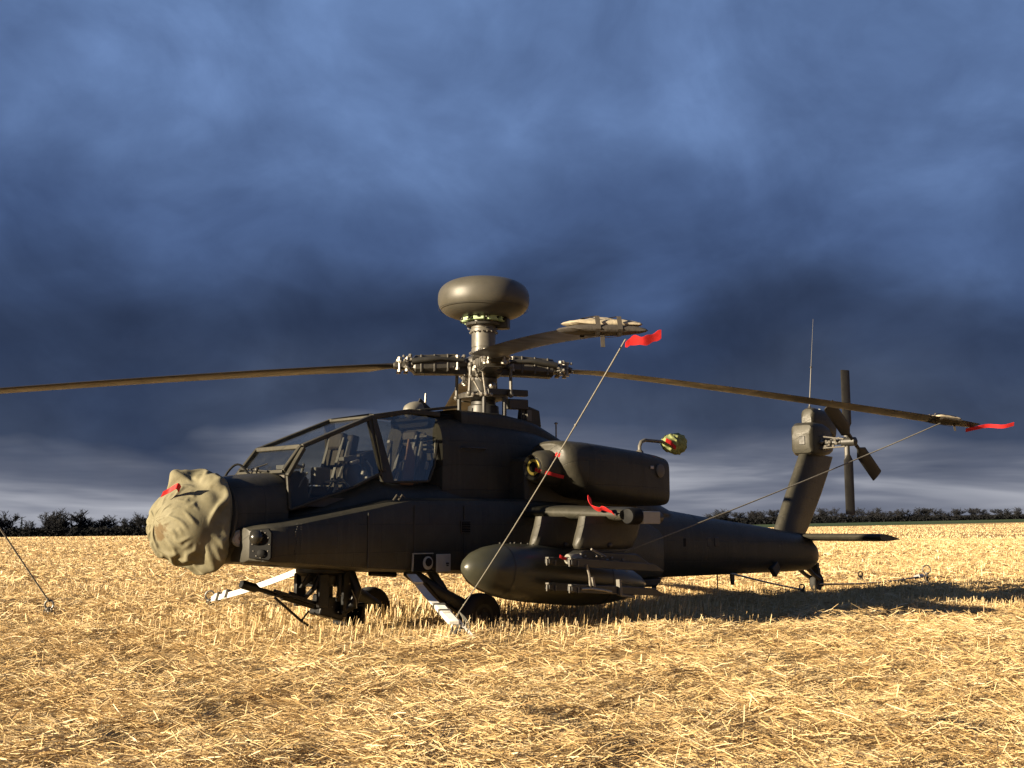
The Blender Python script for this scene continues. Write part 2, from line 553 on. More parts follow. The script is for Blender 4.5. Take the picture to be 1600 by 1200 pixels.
def straw_mesh(name, label, upright):
    P0, DIR, LEN, WID, TONE, CURL = [], [], [], [], [], []
    bands = ([(4.6, 9, 4000, 0.0043, 0.135), (9, 14, 2100, 0.0052, 0.145), (14, 24, 750, 0.0080, 0.18), (24, 45, 170, 0.013, 0.22), (45, 110, 32, 0.024, 0.26)]
             if not upright else
             [(4.6, 9, 150, 0.0048, 0.14), (9, 14, 300, 0.0062, 0.14), (14, 24, 300, 0.010, 0.16), (24, 45, 110, 0.014, 0.17), (45, 110, 26, 0.026, 0.18), (110, 330, 3.4, 0.060, 0.20)])
    for d0, d1, dens, wd, ln in bands:
        hw = 0.62
        area = hw * (d1 * d1 - d0 * d0)
        n = int(area * dens)
        d = np.sqrt(rng.uniform(d0 * d0, d1 * d1, n))
        u = rng.uniform(-hw, hw, n) * d
        x = CAM[0] + u * RT[0] + d * FW[0]
        y = CAM[1] + u * RT[1] + d * FW[1]
        clump = vnoise(x, y, 4.5, 13.1) * 0.30 + vnoise(x, y, 1.9, 3.1) * 0.42 + vnoise(x, y, 0.45, 9.2) * 0.28
        if upright:
            # standing stubble survives in strips between flattened tracks, rows 0.14 m apart
            row = np.round((x * 0.42 + y * 0.907) / 0.16) * 0.16
            off = row - (x * 0.42 + y * 0.907)
            k = 0.8 if d0 < 24 else 0.0
            x = x + off * 0.42 * k
            y = y + off * 0.907 * k
            strip = vnoise(u * 0.25, d, 0.42, 5.5)
            dn = d + 2.6 * (vnoise(x, y, 0.55, 31.0) - 0.5) + 1.2 * (vnoise(x, y, 1.7, 37.0) - 0.5)
            flatz = 0.12 + 0.10 * (dn < 9.4) + 0.62 * sstep(11.2, 15.5, dn)
            under_ = 1 - sstep(1.8, 4.0, np.hypot((x + 0.2) * 0.6, y + 0.2))
            # sheltered standing stubble under the aircraft
            flatz = np.where(d > 110, 1.6, flatz)
            flatz = np.maximum(flatz, under_)
            keep = rng.random(n) < np.maximum(np.clip(strip * 1.6 - 0.35, 0.02, 1), under_) * flatz * np.clip(clump * 2.2 - 0.4, 0, 1)
        else:
            keep = rng.random(n) < np.clip(clump * 2.8 - 0.62, 0.08, 1)
        x, y, d, u, clump = x[keep], y[keep], d[keep], u[keep], clump[keep]
        n = len(x)
        z = terrain(x, y)
        L = ln * rng.uniform(0.45, 1.35, n)
        if upright:
            lean = rng.normal(0.20, 0.22, n)
            az = np.arctan2(RT[1], RT[0]) + rng.normal(0.2, 0.9, n)
            el = np.pi / 2 - np.abs(lean)
            z = z - 0.01
            L = L * (0.80 + 0.60 * (1 - sstep(1.6, 4.2, np.hypot((x + 0.2) * 0.7, y + 0.3))))
            tone = np.clip(rng.normal(0.62, 0.20, n), 0, 1)
        else:
            az = np.arctan2(RT[1], RT[0]) + rng.normal(0.12, 0.55, n) + (rng.random(n) < 0.5) * rng.uniform(-1.6, 1.6, n) + 1.2 * (vnoise(x, y, 1.3, 21.0) - 0.5) + np.pi * (rng.random(n) < 0.5)
            el = np.abs(rng.normal(0.04, 0.20, n))
            z = z + rng.uniform(0.0, 1.0, n) ** 1.4 * 0.11 * np.clip(clump * 2.0 - 0.5, 0.12, 1.1)
            tone = np.clip(rng.normal(0.55, 0.20, n) + (clump - 0.5) * 0.4, 0, 1)
        P0.append(np.stack([x, y, z], -1))
        DIR.append(np.stack([np.cos(az) * np.cos(el), np.sin(az) * np.cos(el), np.sin(el)], -1))
        LEN.append(L)
        WID.append(wd * rng.uniform(0.55, 1.3, n) * (1 + (rng.random(n) < 0.08) * 0.9))
        TONE.append(tone)
        CURL.append(rng.normal(0, 0.12, n) * L)
    P0, DIR = np.concatenate(P0), np.concatenate(DIR)
    LEN, WID, TONE, CURL = map(np.concatenate, (LEN, WID, TONE, CURL))
    n = len(P0)
    rv = rng.normal(size=(n, 3))
    S = np.cross(DIR, rv)
    S /= np.linalg.norm(S, axis=1, keepdims=True) + 1e-9
    mid_ = P0 + DIR * (LEN * 0.5)[:, None]
    mid_[:, 2] += CURL * 0.5
    end = P0 + DIR * LEN[:, None]
    hwd = S * (WID * 0.5)[:, None]
    V = np.stack([P0 - hwd, P0 + hwd, mid_ - hwd, mid_ + hwd, end - hwd * 0.7, end + hwd * 0.7], 1).reshape(-1, 3)
    base = (np.arange(n) * 6)[:, None, None]
    Fq = (base + np.array([[0, 1, 3, 2], [2, 3, 5, 4]])[None]).reshape(-1)
    me = bpy.data.meshes.new(name)
    me.vertices.add(len(V))
    me.vertices.foreach_set('co', V.astype(np.float32).ravel())
    me.loops.add(len(Fq))
    me.loops.foreach_set('vertex_index', Fq.astype(np.int32))
    me.polygons.add(n * 2)
    me.polygons.foreach_set('loop_start', (np.arange(n * 2) * 4).astype(np.int32))
    me.update(calc_edges=True)
    a = me.attributes.new('tone', 'FLOAT', 'POINT')
    a.data.foreach_set('value', np.repeat(TONE, 6).astype(np.float32))
    me.materials.append(MATS['straw'])
    o = bpy.data.objects.new(name, me)
    COL.objects.link(o)
    tag(o, label, 'straw', kind='stuff')
    return n


N1 = straw_mesh('loose_straw', 'flattened golden straw lying across the field', False)
N2 = straw_mesh('standing_stubble', 'cut upright straw stubble standing in rows', True)

# ---------------------------------------------------------------- far treeline


def tree_proto(seed, h, spread, conifer=False):
    r = random.Random(seed)
    tr, cr = B(), B()
    if conifer:
        tr.tube([(0, 0, -1.5), (0, 0, h * 0.9)], [0.25, 0.04], 6)
        for i in range(520):
            t = r.uniform(0.08, 1.0)
            a = r.uniform(0, 6.283)
            rad = spread * (1 - t) ** 0.8 * r.uniform(0.2, 1.0)
            c = Vector((rad * math.cos(a), rad * math.sin(a), h * t))
            s = r.uniform(0.25, 0.55)
            q = [c + Vector((r.uniform(-s, s), r.uniform(-s, s), r.uniform(-s, s) * 0.6)) for _ in range(3)]
            cr.put(q, [(0, 1, 2)])
        return tr, cr

    def limb(p, d, ln, rad, lev):
        b = tr if lev < 2 else cr
        pts, rr = [p], [rad]
        q = p.copy()
        dd = d.copy()
        for k in range(3):
            dd = (dd + Vector((r.gauss(0, .16), r.gauss(0, .16), r.gauss(0.05, .10)))).normalized()
            q = q + dd * ln / 3
            pts.append(q.copy())
            rr.append(rad * (1 - 0.27 * (k + 1)))
        b.tube(pts, rr, 5 if lev < 2 else 3, cap=False)
        if lev >= 4:
            return
        for k in range((6, 5, 5, 5)[lev] + r.randint(0, 1)):
            i = r.randint(1, 3)
            a = r.uniform(0, 6.283)
            side = Vector((math.cos(a), math.sin(a), r.uniform(-0.05, 0.75)))
            nd = (dd * r.uniform(0.5, 1.0) + side * r.uniform(0.6, 1.0) * spread).normalized()
            limb(pts[i], nd, ln * r.uniform(0.50, 0.74), max(rr[i] * 0.62, 0.075), lev + 1)
    limb(Vector((0, 0, -1.5)), Vector((0, 0, 1)), h * 0.36 + 1.5, h * 0.026, 0)
    return tr, cr


PROTO = []
for sd, h, sp, cf in ((1, 10, 0.95, False), (2, 10, 0.75, False), (3, 10, 1.15, False), (4, 10, 0.85, False), (5, 10, 1.6, True)):
    tb, cb = tree_proto(sd, h, sp, cf)
    meshes = []
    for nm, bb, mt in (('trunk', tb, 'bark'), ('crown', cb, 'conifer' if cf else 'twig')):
        me = bpy.data.meshes.new(nm)
        me.from_pydata(bb.v, [], bb.f)
        me.materials.append(MATS[mt])
        meshes.append(me)
    zmax = float(np.percentile([p[2] for p in cb.v], 97))
    PROTO.append((meshes, zmax))

ORD = ['first', 'second', 'third', 'fourth', 'fifth', 'sixth', 'seventh', 'eighth', 'ninth', 'tenth', 'eleventh', 'twelfth', 'thirteenth',
       'fourteenth', 'fifteenth', 'sixteenth', 'seventeenth', 'eighteenth', 'nineteenth', 'twentieth', 'twenty-first', 'twenty-second', 'twenty-third',
       'twenty-fourth', 'twenty-fifth', 'twenty-sixth', 'twenty-seventh', 'twenty-eighth', 'twenty-ninth', 'thirtieth', 'thirty-first', 'thirty-second',
       'thirty-third', 'thirty-fourth', 'thirty-fifth', 'thirty-sixth', 'thirty-seventh', 'thirty-eighth', 'thirty-ninth', 'fortieth', 'forty-first', 'forty-second',
       'forty-third', 'forty-fourth', 'forty-fifth', 'forty-sixth', 'forty-seventh', 'forty-eighth', 'forty-ninth', 'fiftieth', 'fifty-first', 'fifty-second', 'fifty-third', 'fifty-fourth', 'fifty-fifth']


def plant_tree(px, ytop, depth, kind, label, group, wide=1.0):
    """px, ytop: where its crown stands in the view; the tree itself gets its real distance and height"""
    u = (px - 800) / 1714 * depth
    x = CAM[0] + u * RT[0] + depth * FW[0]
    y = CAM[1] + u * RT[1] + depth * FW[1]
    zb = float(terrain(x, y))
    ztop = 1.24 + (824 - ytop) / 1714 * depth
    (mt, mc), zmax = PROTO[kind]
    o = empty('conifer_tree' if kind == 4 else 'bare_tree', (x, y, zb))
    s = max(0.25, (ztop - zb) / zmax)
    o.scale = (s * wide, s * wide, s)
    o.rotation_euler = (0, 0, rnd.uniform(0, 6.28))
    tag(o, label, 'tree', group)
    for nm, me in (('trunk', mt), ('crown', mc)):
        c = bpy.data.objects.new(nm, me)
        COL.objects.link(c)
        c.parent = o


# left: a nearer row, each crown distinct
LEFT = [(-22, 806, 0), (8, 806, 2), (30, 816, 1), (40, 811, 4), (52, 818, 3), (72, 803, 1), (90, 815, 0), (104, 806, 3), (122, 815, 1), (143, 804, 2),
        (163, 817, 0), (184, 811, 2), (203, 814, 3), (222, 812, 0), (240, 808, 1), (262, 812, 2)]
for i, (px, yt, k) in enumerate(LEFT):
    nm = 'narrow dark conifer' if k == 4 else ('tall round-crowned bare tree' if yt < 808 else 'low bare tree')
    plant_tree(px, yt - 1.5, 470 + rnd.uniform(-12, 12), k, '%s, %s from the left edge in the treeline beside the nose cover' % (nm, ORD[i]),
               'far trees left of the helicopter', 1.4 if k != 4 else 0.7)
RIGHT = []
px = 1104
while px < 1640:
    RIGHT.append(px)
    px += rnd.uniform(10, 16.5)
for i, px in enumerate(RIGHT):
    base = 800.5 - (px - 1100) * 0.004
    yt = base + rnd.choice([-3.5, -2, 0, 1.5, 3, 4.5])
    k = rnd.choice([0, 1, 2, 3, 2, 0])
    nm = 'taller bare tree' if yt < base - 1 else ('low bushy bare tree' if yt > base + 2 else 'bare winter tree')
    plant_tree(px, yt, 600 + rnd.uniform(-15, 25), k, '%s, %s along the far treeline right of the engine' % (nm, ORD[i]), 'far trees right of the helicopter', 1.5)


def hedge(name, label, p0, p1, top, depth, dens):
    """tangled understorey below the far trees: reads as one mass"""
    b = []
    f = []
    n = int((p1 - p0) * dens)
    for i in range(n):
        px = rnd.uniform(p0, p1)
        dd = depth + rnd.uniform(-14, 16)
        u = (px - 800) / 1714 * dd
        x = CAM[0] + u * RT[0] + dd * FW[0]
        y = CAM[1] + u * RT[1] + dd * FW[1]
        zb = float(terrain(x, y)) - 0.3
        hh = (1.24 + (824 - top(px)) / 1714 * dd - zb) * (0.75 + 0.35 * float(vnoise(np.array(px), np.array(0.0), 0.09, 2.0)))
        t = rnd.random() ** 0.8
        c = Vector((x, y, zb + hh * t))
        s = rnd.uniform(0.35, 0.95)
        o = len(b)
        for _ in range(3):
            b.append(tuple(c + Vector((rnd.uniform(-s, s), rnd.uniform(-s, s), rnd.uniform(-s, s)))))
        f.append((o, o + 1, o + 2))
    me = bpy.data.meshes.new(name)
    me.from_pydata(b, [], f)
    me.materials.append(MATS['hedge'])
    o = bpy.data.objects.new(name, me)
    COL.objects.link(o)
    tag(o, label, 'hedge', kind='stuff')


hedge('hedge', 'dark tangled hedge under the left treeline', -420, 740, lambda p: 823.5 - max(0, p - 420) * 0.03, 466, 55)
hedge('hedge', 'dark tangled hedge under the right treeline', 700, 1800, lambda p: 809.5 - (p - 1100) * 0.008, 598, 70)

# ---------------------------------------------------------------- the helicopter
GZ = -0.10                                   # the aircraft's own datum lies 0.1 m under the straw
HELI = empty('attack_helicopter', (0, 0, GZ))
tag(HELI, 'dark olive attack helicopter parked nose left on the stubble, rotors tied down', 'helicopter')
H = HELI

# hull ------------------------------------------------------------------
st = [(-4.72, 1.25, 1.5, .15, 2.4), (-4.5, 1.10, 1.68, .30, 2.6), (-4.36, 1.0, 1.81, .44, 2.8), (-4.24, .95, 1.875, .54, 3.0), (-3.9, .94, 1.925, .555, 3.1), (-3.66, .92, 1.945, .56, 3.2)]
nose = B().loft([se(*s) for s in lerp_stations(st, np.linspace(-4.72, -3.66, 12))]).build('nose_section', 'paint', H)
st = [(-3.64, .915, 1.48, .545, 5), (-3.3, .885, 1.56, .56, 5), (-2.75, .84, 1.76, .565, 5), (-2.3, .81, 1.93, .575, 5), (-2.1, .80, 1.87, .58, 5), (-1.6, .78, 1.86, .585, 5),
      (-1.2, .77, 1.9, .59, 5), (0, .70, 1.9, .6, 5), (1.5, .60, 1.85, .6, 4), (2.6, .56, 1.78, .55, 3.4)]
B().loft([se(*s) for s in lerp_stations(st, np.linspace(-3.64, 2.6, 34))]).build('fuselage', 'paint', H)
st = [(-1.36, 1.4, 2.715, .54, 4.2), (-1.1, 1.4, 2.74, .585, 4.2), (-.5, 1.4, 2.74, .60, 4), (.4, 1.4, 2.68, .60, 4), (1.2, 1.3, 2.52, .58, 3.6), (2.0, 1.2, 2.2, .52, 3.2), (3.2, 1.1, 1.86, .44, 2.8), (4.0, 1.0, 1.62, .36, 2.6)]
B().loft([se(*s) for s in lerp_stations(st, np.linspace(-1.36, 4.0, 30))]).build('upper_fuselage', 'paint', H)
# doghouse over the transmission, open at its front
st = [(-.97, 2.5, 2.85, .47, 6), (-.2, 2.5, 2.86, .46, 6), (.5, 2.45, 2.80, .43, 5), (1.1, 2.3, 2.62, .38, 4), (1.9, 2.05, 2.28, .28, 3.5)]
B().loft([se(*s) for s in lerp_stations(st, np.linspace(-.97, 1.9, 16))]).build('transmission_cowling', 'paint', H)
B().put([(-1.62, -.40, 2.765), (-.99, -.42, 2.86), (-.99, .42, 2.86), (-1.62, .40, 2.765), (-1.62, -.40, 2.80), (-.99, -.42, 2.895), (-.99, .42, 2.895), (-1.62, .40, 2.80)],
        [(0, 1, 2, 3), (4, 7, 6, 5), (0, 4, 5, 1), (1, 5, 6, 2), (2, 6, 7, 3), (3, 7, 4, 0)]).build('cowling_lip', 'paint', H, bevel=.01)
B().loft([se(x, 2.6, zt, .36, 5) for x, zt in ((-1.45, 2.74), (-1.0, 2.80))]).build('cowling_recess_shade', 'black', H)  # solid black block stands for the shade in the recess under the lip
B().lathe([(0, 0), (.015, .05), (.05, .085), (.10, .105), (.17, .118), (.24, .115)], (-1.58, -.06, 2.80), (1, 0, .12), 18).build('sensor_dome', 'dome_cover', H)
B().prism([(-1.42, 2.88), (-1.36, 2.98), (-1.14, 2.84), (-1.3, 2.82)], -.115, -.095).build('wire_cutter', 'paint_dark', H)
B().box((-1.24, .1, 2.9), (.1, .08, .08)).build('beacon', 'paint_dark', H, bevel=.015)
B().tube([(-1.0, .2, 2.86), (-.985, .2, 3.1)], [.02, .012], 8).ball((-1.0, .2, 2.92), .03).build('air_data_probe', 'bare_metal', H)
B().prism([(.36, 2.72), (.40, 2.98), (.46, 3.0), (.66, 2.96), (.70, 2.72)], -.36, -.18).build('strobe_fairing', 'paint', H, bevel=.02)
B().box((.437, -.362, 2.875), (.09, .012, .15)).build('strobe_plate', 'mast_paint', H, bevel=.004)
B().tube([(1.05, -.32, 2.55), (1.05, -.32, 2.80)], .012, 6).ball((1.05, -.32, 2.81), .028, sq=(1, 1, .6)).build('probe', 'bare_metal', H)
# tail boom
st = [(2.2, .565, 2.02, .56, 3.2), (3.0, .55, 1.78, .50, 2.9), (3.6, .545, 1.66, .46, 2.7), (5.2, .535, 1.51, .41, 2.6), (7.0, .525, 1.36, .36, 2.6), (8.2, .52, 1.24, .33, 2.6), (8.6, .53, 1.16, .30, 2.5), (8.85, .58, 1.05, .22, 2.3), (8.95, .68, .95, .10, 2)]
xs = list(np.linspace(2.2, 8.2, 22)) + [8.4, 8.6, 8.75, 8.85, 8.92, 8.95]
B().loft([se(*s) for s in lerp_stations(st, xs)]).build('tail_boom', 'paint', H)
for i, x in enumerate((3.45, 4.55, 5.85, 7.25)):
    s = lerp_stations(st, [x, x + .025])
    B().loft([se(q[0], q[1] - .004, q[2] + .004, q[3] + .004, q[4]) for q in s], cap=False).build('boom_seam', 'paint_dark', H)
# avionics fairings along both cheeks
ck = [(-4.262, .985, 1.31, .745), (-4.255, .97, 1.33, .765), (-4.16, .955, 1.35, .905), (-4.06, .945, 1.365, .965), (-3.88, .94, 1.385, .985), (-3.4, .90, 1.47, .99), (-2.9, .86, 1.555, .99),
      (-2.45, .83, 1.64, .99), (-2.25, .82, 1.672, .99), (-1.2, .79, 1.69, .99), (-.2, .73, 1.70, .985), (.8, .67, 1.68, .95), (1.8, .61, 1.60, .84), (2.7, .575, 1.46, .66), (3.4, .56, 1.30, .48)]


def cheek_ring(x, zb, zt, yo, s):
    h = zt - zb
    c = min(.11, h * .3)
    pts = [(.40, zb + .01), (yo - c * 1.3, zb + .01), (yo - c * .45, zb + .035), (yo - .008, zb + c), (yo, zb + h * .5), (yo - .008, zt - c * .9), (yo - c * .35, zt - c * .28), (yo - c * 1.0, zt), (.40, zt + .015)]
    return [(x, s * y, z) for y, z in pts]


for s in (1, -1):
    cb = B().loft([cheek_ring(*q, s) for q in lerp_stations(ck, sorted(set([q[0] for q in ck] + list(np.linspace(-3.8, 2.6, 14)))))])
    ob = cb.build('avionics_fairing', 'paint', H, smooth=30)
    if s == -1:
        rv = B()
        for k in range(16):                               # rivet row behind the fairing's front door
            rv.ball((-3.86 + .012 * math.sin(k), -.988, .975 + k * .0265), .0065, 6, 4)
        for k in range(16):
            rv.ball((-3.80, -.988, .975 + k * .0265), .0045, 6, 4)
        for k in range(46):
            rv.ball((-3.70 + k * .03, -.975 + 0.0, .985 - (k * .03) * .065 - .065 + .045), .0045, 5, 3)
        rv.build('rivets', 'grey_metal', ob)['kind'] = 'stuff'
        B().box((-2.9, -.992, 1.2), (.014, .006, .60)).build('door_seam', 'paint_dark', ob)
        B().box((-2.22, -.992, 1.24), (.012, .006, .70)).build('door_seam', 'paint_dark', ob)
        B().box((-1.42, -.992, 1.24), (.012, .006, .72)).build('door_seam', 'paint_dark', ob)
        vt = B().box((-1.42 + .02, -.996, 1.345), (.165, .012, .155)).build('vent', 'paint_dark', ob, bevel=.004)
        B().box((-1.40, -1.004, 1.345), (.135, .006, .125)).build('vent_opening', 'black', H)
        for k in range(4):
            B().box((-1.40, -1.008, 1.30 + k * .03), (.13, .006, .008), rx=.5).build('vent_slat', 'paint_dark', H)
# open service bay low on the port cheek, its door folded aside
B().box((-2.10, -.994, .935), (.30, .016, .20)).build('service_bay_shade', 'black', H, bevel=.006)  # shaded inside of the bay, painted as a black slab on the skin
fr = B().beam((-2.26, -1.006, 1.04), (-1.94, -1.006, 1.04), .02, .012).beam((-2.26, -1.006, .84), (-2.25, -1.006, 1.04), .02, .012)
fr.build('bay_frame', 'panel_grey', H)
B().lathe([(0, .075), (.012, .078), (.02, .05), (.024, 0)], (-2.02, -.998, .93), (0, -1, 0), 20).build('bay_filler', 'panel_grey', H)
B().lathe([(0, .05), (.01, .045), (.014, 0)], (-2.02, -1.02, .94), (0, -1, 0), 16).build('filler_cap', 'black', H)
dr = B().box((-1.79, -1.022, .925), (.24, .014, .21), rz=.05).build('bay_door', 'panel_grey', H, bevel=.006)
B().box((-1.73, -1.034, .92), (.05, .003, .018), rz=.05).box((-1.73, -1.034, .895), (.035, .003, .012), rz=.05).build('door_placard', 'paint_dark', dr)
# jamming-warning sensor plate and round window by the nose
PC = Vector((-4.195, -.845, 1.165))                      # the plate sits on the fairing's chamfered front
PT = Vector((.125, -.17, .0)).normalized()
PNn = Vector((-PT.y * -1, 0, 0))
PNn = Vector((PT.y, -PT.x, 0)).normalized()


def on_plate(a, z, out=0.0):
    return PC + PT * a + PNn * out + Vector((0, 0, z))


B().loft([[on_plate(a, z, o_) for a, z in ((-.115, -.14), (.10, -.165), (.125, -.14), (.125, .12), (.09, .165), (-.09, .15), (-.115, .12))] for o_ in (0.0, .03)]).build('sensor_plate', 'black', H, bevel=.01)
B().ball(on_plate(-.035, .07, .03), .078, 18, 10).build('sensor_ball', 'window_dark', H)
pb = B()
for k in range(12):
    a = k * math.pi / 6
    pb.ball(on_plate(.09 * math.cos(a) + .01, .135 * math.sin(a), .032), .0075, 6, 4)
pb.build('plate_bolts', 'bare_metal', H)['kind'] = 'stuff'
B().lathe([(0, .04), (.02, .042), (.028, .03), (.03, 0)], on_plate(.02, -.09, .03), PNn, 16).build('laser_warning_sensor', 'black', H)
nw = B().lathe([(0, .088), (.03, .088), (.036, .078), (.03, .07), (.03, 0)], (-4.25, -.525, 1.225), (-.15, -1, 0), 24).build('round_window', 'panel_grey', H)
B().lathe([(0, .066), (.006, .06), (.007, 0)], (-4.255, -.557, 1.225), (-.15, -1, 0), 20).build('lens', 'lamp_lens', nw)
B().lathe([(0, .024), (.008, .02), (.009, 0)], (-4.256, -.564, 1.225), (-.15, -1, 0), 12).build('window_boss', 'interior_brown', nw)

# canopy ------------------------------------------------------------------
# flat-paned greenhouse: frame bars and separate panes
CP = {}


def yp(z):
    """the flat leaning plane of the canopy sides"""
    return .548 - .150 * (z - 1.70)


for s, k in ((-1, 'p'), (1, 's')):
    CP[k] = {n_: (x, s * yp(z), z) for n_, x, z in (('c', -2.40, 2.645), ('d', -1.80, 2.755), ('e', -1.30, 2.755), ('f', -3.655, 1.53), ('g', -3.655, 1.90), ('b2', -3.42, 2.215), ('h', -2.30, 1.985),
                                                    ('m', -2.75, 1.80), ('i', -2.22, 1.87), ('j', -1.58, 1.90), ('o', -1.46, 2.10), ('k', -1.32, 2.52), ('l', -1.34, 2.70), ('t', -2.36, 2.625), ('u', -1.80, 2.715))}
    CP[k]['a'] = (-3.655, s * .44, 1.95)
    CP[k]['b'] = (-3.42, s * .43, 2.235)
for s, k in ((-1, 'p'), (1, 's')):
    c = CP[k]
    fb = B()
    for m_, n_, wd, ht in (('a', 'b', .05, .055), ('b', 'c', .075, .05), ('c', 'd', .075, .06), ('d', 'e', .075, .06), ('g', 'b2', .055, .045), ('f', 'g', .035, .035), ('f', 'm', .035, .03), ('m', 'h', .035, .03),
                           ('i', 'j', .035, .03), ('j', 'o', .035, .03), ('o', 'k', .035, .03), ('k', 'l', .035, .03), ('c', 'h', .08, .05)):
        fb.beam(c[m_], c[n_], wd, ht)
    # thick post between the two doors, leaning with the canopy side
    post = [(-2.47, 2.60), (-2.34, 2.645), (-2.14, 1.86), (-2.32, 1.86)]
    fb.loft([[(x, s * (yp(z) + o_), z) for x, z in post] for o_ in (-.03, .022)])
    fb.build('canopy_frame', 'paint', H, smooth=30, bevel=.008)
p, q = CP['p'], CP['s']
for kk, w_, h_ in (('b', .06, .05), ('a', .05, .04), ('c', .06, .035), ('d', .05, .03)):
    B().beam(p[kk], q[kk], w_, h_).build('canopy_crossbar', 'paint', H, bevel=.008)


def pane(name, pts, th=.008, mat='glass'):
    pts = [Vector(v) for v in pts]
    n = (pts[1] - pts[0]).cross(pts[2] - pts[0]).normalized() * th
    b = B()
    b.loft([pts, [v + n for v in pts]])
    return b.build(name, mat, H, smooth=0)


pane('windshield', [p['a'], q['a'], q['b'], p['b']])
pane('canopy_pane', [p['b'], q['b'], q['c'], p['c']])
pane('canopy_pane', [p['c'], q['c'], q['d'], p['d']])
pane('canopy_pane', [p['d'], q['d'], q['e'], p['e']])
for k, s in (('p', -1), ('s', 1)):
    c = CP[k]
    pane('door_pane', [c[n_] for n_ in ('f', 'm', 'h', 'c', 'b2', 'g')])
    pane('door_pane', [c[n_] for n_ in ('i', 'j', 'o', 'k', 'l', 'u', 't')])
# cockpit fittings
B().box((-2.9, 0, 1.62), (1.5, .98, .10)).build('cockpit_floor', 'interior', H)
B().prism([(-3.62, 1.5), (-3.62, 1.92), (-3.42, 1.97), (-3.30, 1.90), (-3.26, 1.55)], -.40, .40).build('instrument_panel', 'interior', H, bevel=.02)
B().prism([(-2.5, 1.8), (-2.5, 2.20), (-2.32, 2.26), (-2.22, 2.18), (-2.2, 1.8)], -.36, .36).build('instrument_panel', 'interior', H, bevel=.02)
gs = B().box((-3.32, -.22, 1.86), (.16, .14, .20), rz=.2).box((-3.36, -.1, 2.02), (.12, .30, .05)).tube([(-3.42, -.30, 1.60), (-3.34, -.34, 1.95), (-3.25, -.25, 2.05)], .018, 6)
gs.tube([(-3.36, -.36, 1.66), (-3.28, -.38, 1.86)], .014, 6).tube([(-3.28, -.36, 1.62), (-3.22, -.38, 1.82)], .012, 6)
gs.build('sight_grip', 'interior_grey', H, bevel=.01)
for x0, z0 in ((-2.78, 1.62), (-1.62, 1.72)):
    sb = B().box((x0 - .12, 0, z0 + .13), (.46, .46, .12))
    seat = sb.build('seat', 'interior', H, bevel=.03)
    B().prism([(x0 + .08, z0 + .12), (x0 + .24, z0 + .82), (x0 + .36, z0 + .80), (x0 + .22, z0 + .10)], -.23, .23).build('backrest', 'interior', seat, bevel=.025)
    B().box((x0 + .20, 0, z0 + .74), (.10, .26, .20), ry=.2).build('headrest', 'interior', seat, bevel=.03)
    hb = B()
    for yy in (-.13, .13):
        hb.beam((x0 + .0, yy, z0 + .2), (x0 + .18, yy, z0 + .78), .045, .012)
    hb.build('harness', 'interior_grey', seat)
    B().tube([(x0 - .06, -.27, z0 + .1), (x0 + .06, -.30, z0 + .45), (x0 + .16, -.27, z0 + .72)], .018, 6).build('seat_rail', 'interior_grey', seat)
B().prism([(-1.95, 1.85), (-1.83, 2.42), (-1.72, 2.20), (-1.75, 1.85)], -.44, -.41).build('armour_panel', 'interior_brown', H, bevel=.01)
B().box((-3.05, -.30, 1.92), (.22, .10, .20)).build('control_box', 'interior_grey', H, bevel=.015)
B().prism([(-2.72, 1.78), (-2.72, 2.02), (-2.60, 2.14), (-2.40, 2.10), (-2.30, 1.9), (-2.36, 1.80)], -.33, -.10).build('side_console', 'interior', H, bevel=.03)
bx = B().box((-2.66, -.30, 2.14), (.20, .10, .06), ry=-.2).tube([(-2.54, -.32, 2.10), (-2.44, -.36, 2.02), (-2.40, -.36, 1.92)], .014, 6)
bx.build('helmet_sensor', 'interior_grey', H, bevel=.01)
hs = B()
for k in range(4):
    hs.box((-1.42, -.30, 2.30 + k * .055), (.12, .14, .028), ry=.15)
hs.build('data_unit', 'mast_paint', H, bevel=.006)
B().tube([(-3.06, -.44, 1.76), (-2.98, -.45, 1.86), (-2.84, -.45, 1.88), (-2.76, -.45, 1.80)], .012, 6).build('grab_handle', 'interior_grey', H)
for (x, y, z), sz, ry in (((-3.40, -.36, 2.02), (.10, .05, .03), .2), ((-3.30, -.36, 1.84), (.06, .04, .09), .1), ((-2.98, -.40, 1.86), (.16, .03, .025), -.1), ((-2.90, -.40, 1.80), (.05, .03, .07), 0),
                          ((-2.62, -.38, 2.10), (.12, .05, .04), -.3), ((-2.50, -.40, 1.98), (.05, .04, .06), .3), ((-2.44, -.42, 1.92), (.09, .04, .03), 0), ((-2.10, -.40, 2.36), (.06, .05, .04), .3), ((-1.50, -.40, 2.10), (.04, .04, .10), .2)):
    B().box((x, y, z), sz, ry=ry).build('cockpit_fitting', 'interior_light', H, bevel=.008)
for pts in ([(-3.46, -.38, 1.70), (-3.38, -.40, 1.86), (-3.30, -.39, 1.95)], [(-2.96, -.42, 1.74), (-2.90, -.43, 1.84), (-2.80, -.43, 1.86), (-2.72, -.43, 1.80)], [(-2.46, -.40, 2.12), (-2.40, -.42, 2.04), (-2.38, -.42, 1.94)],
            [(-2.02, -.42, 1.92), (-1.94, -.42, 2.12), (-1.86, -.40, 2.16)], [(-1.44, -.44, 2.02), (-1.40, -.44, 2.24), (-1.38, -.42, 2.44)]):
    B().tube(pts, .011, 6).build('cockpit_handle', 'interior_light', H)
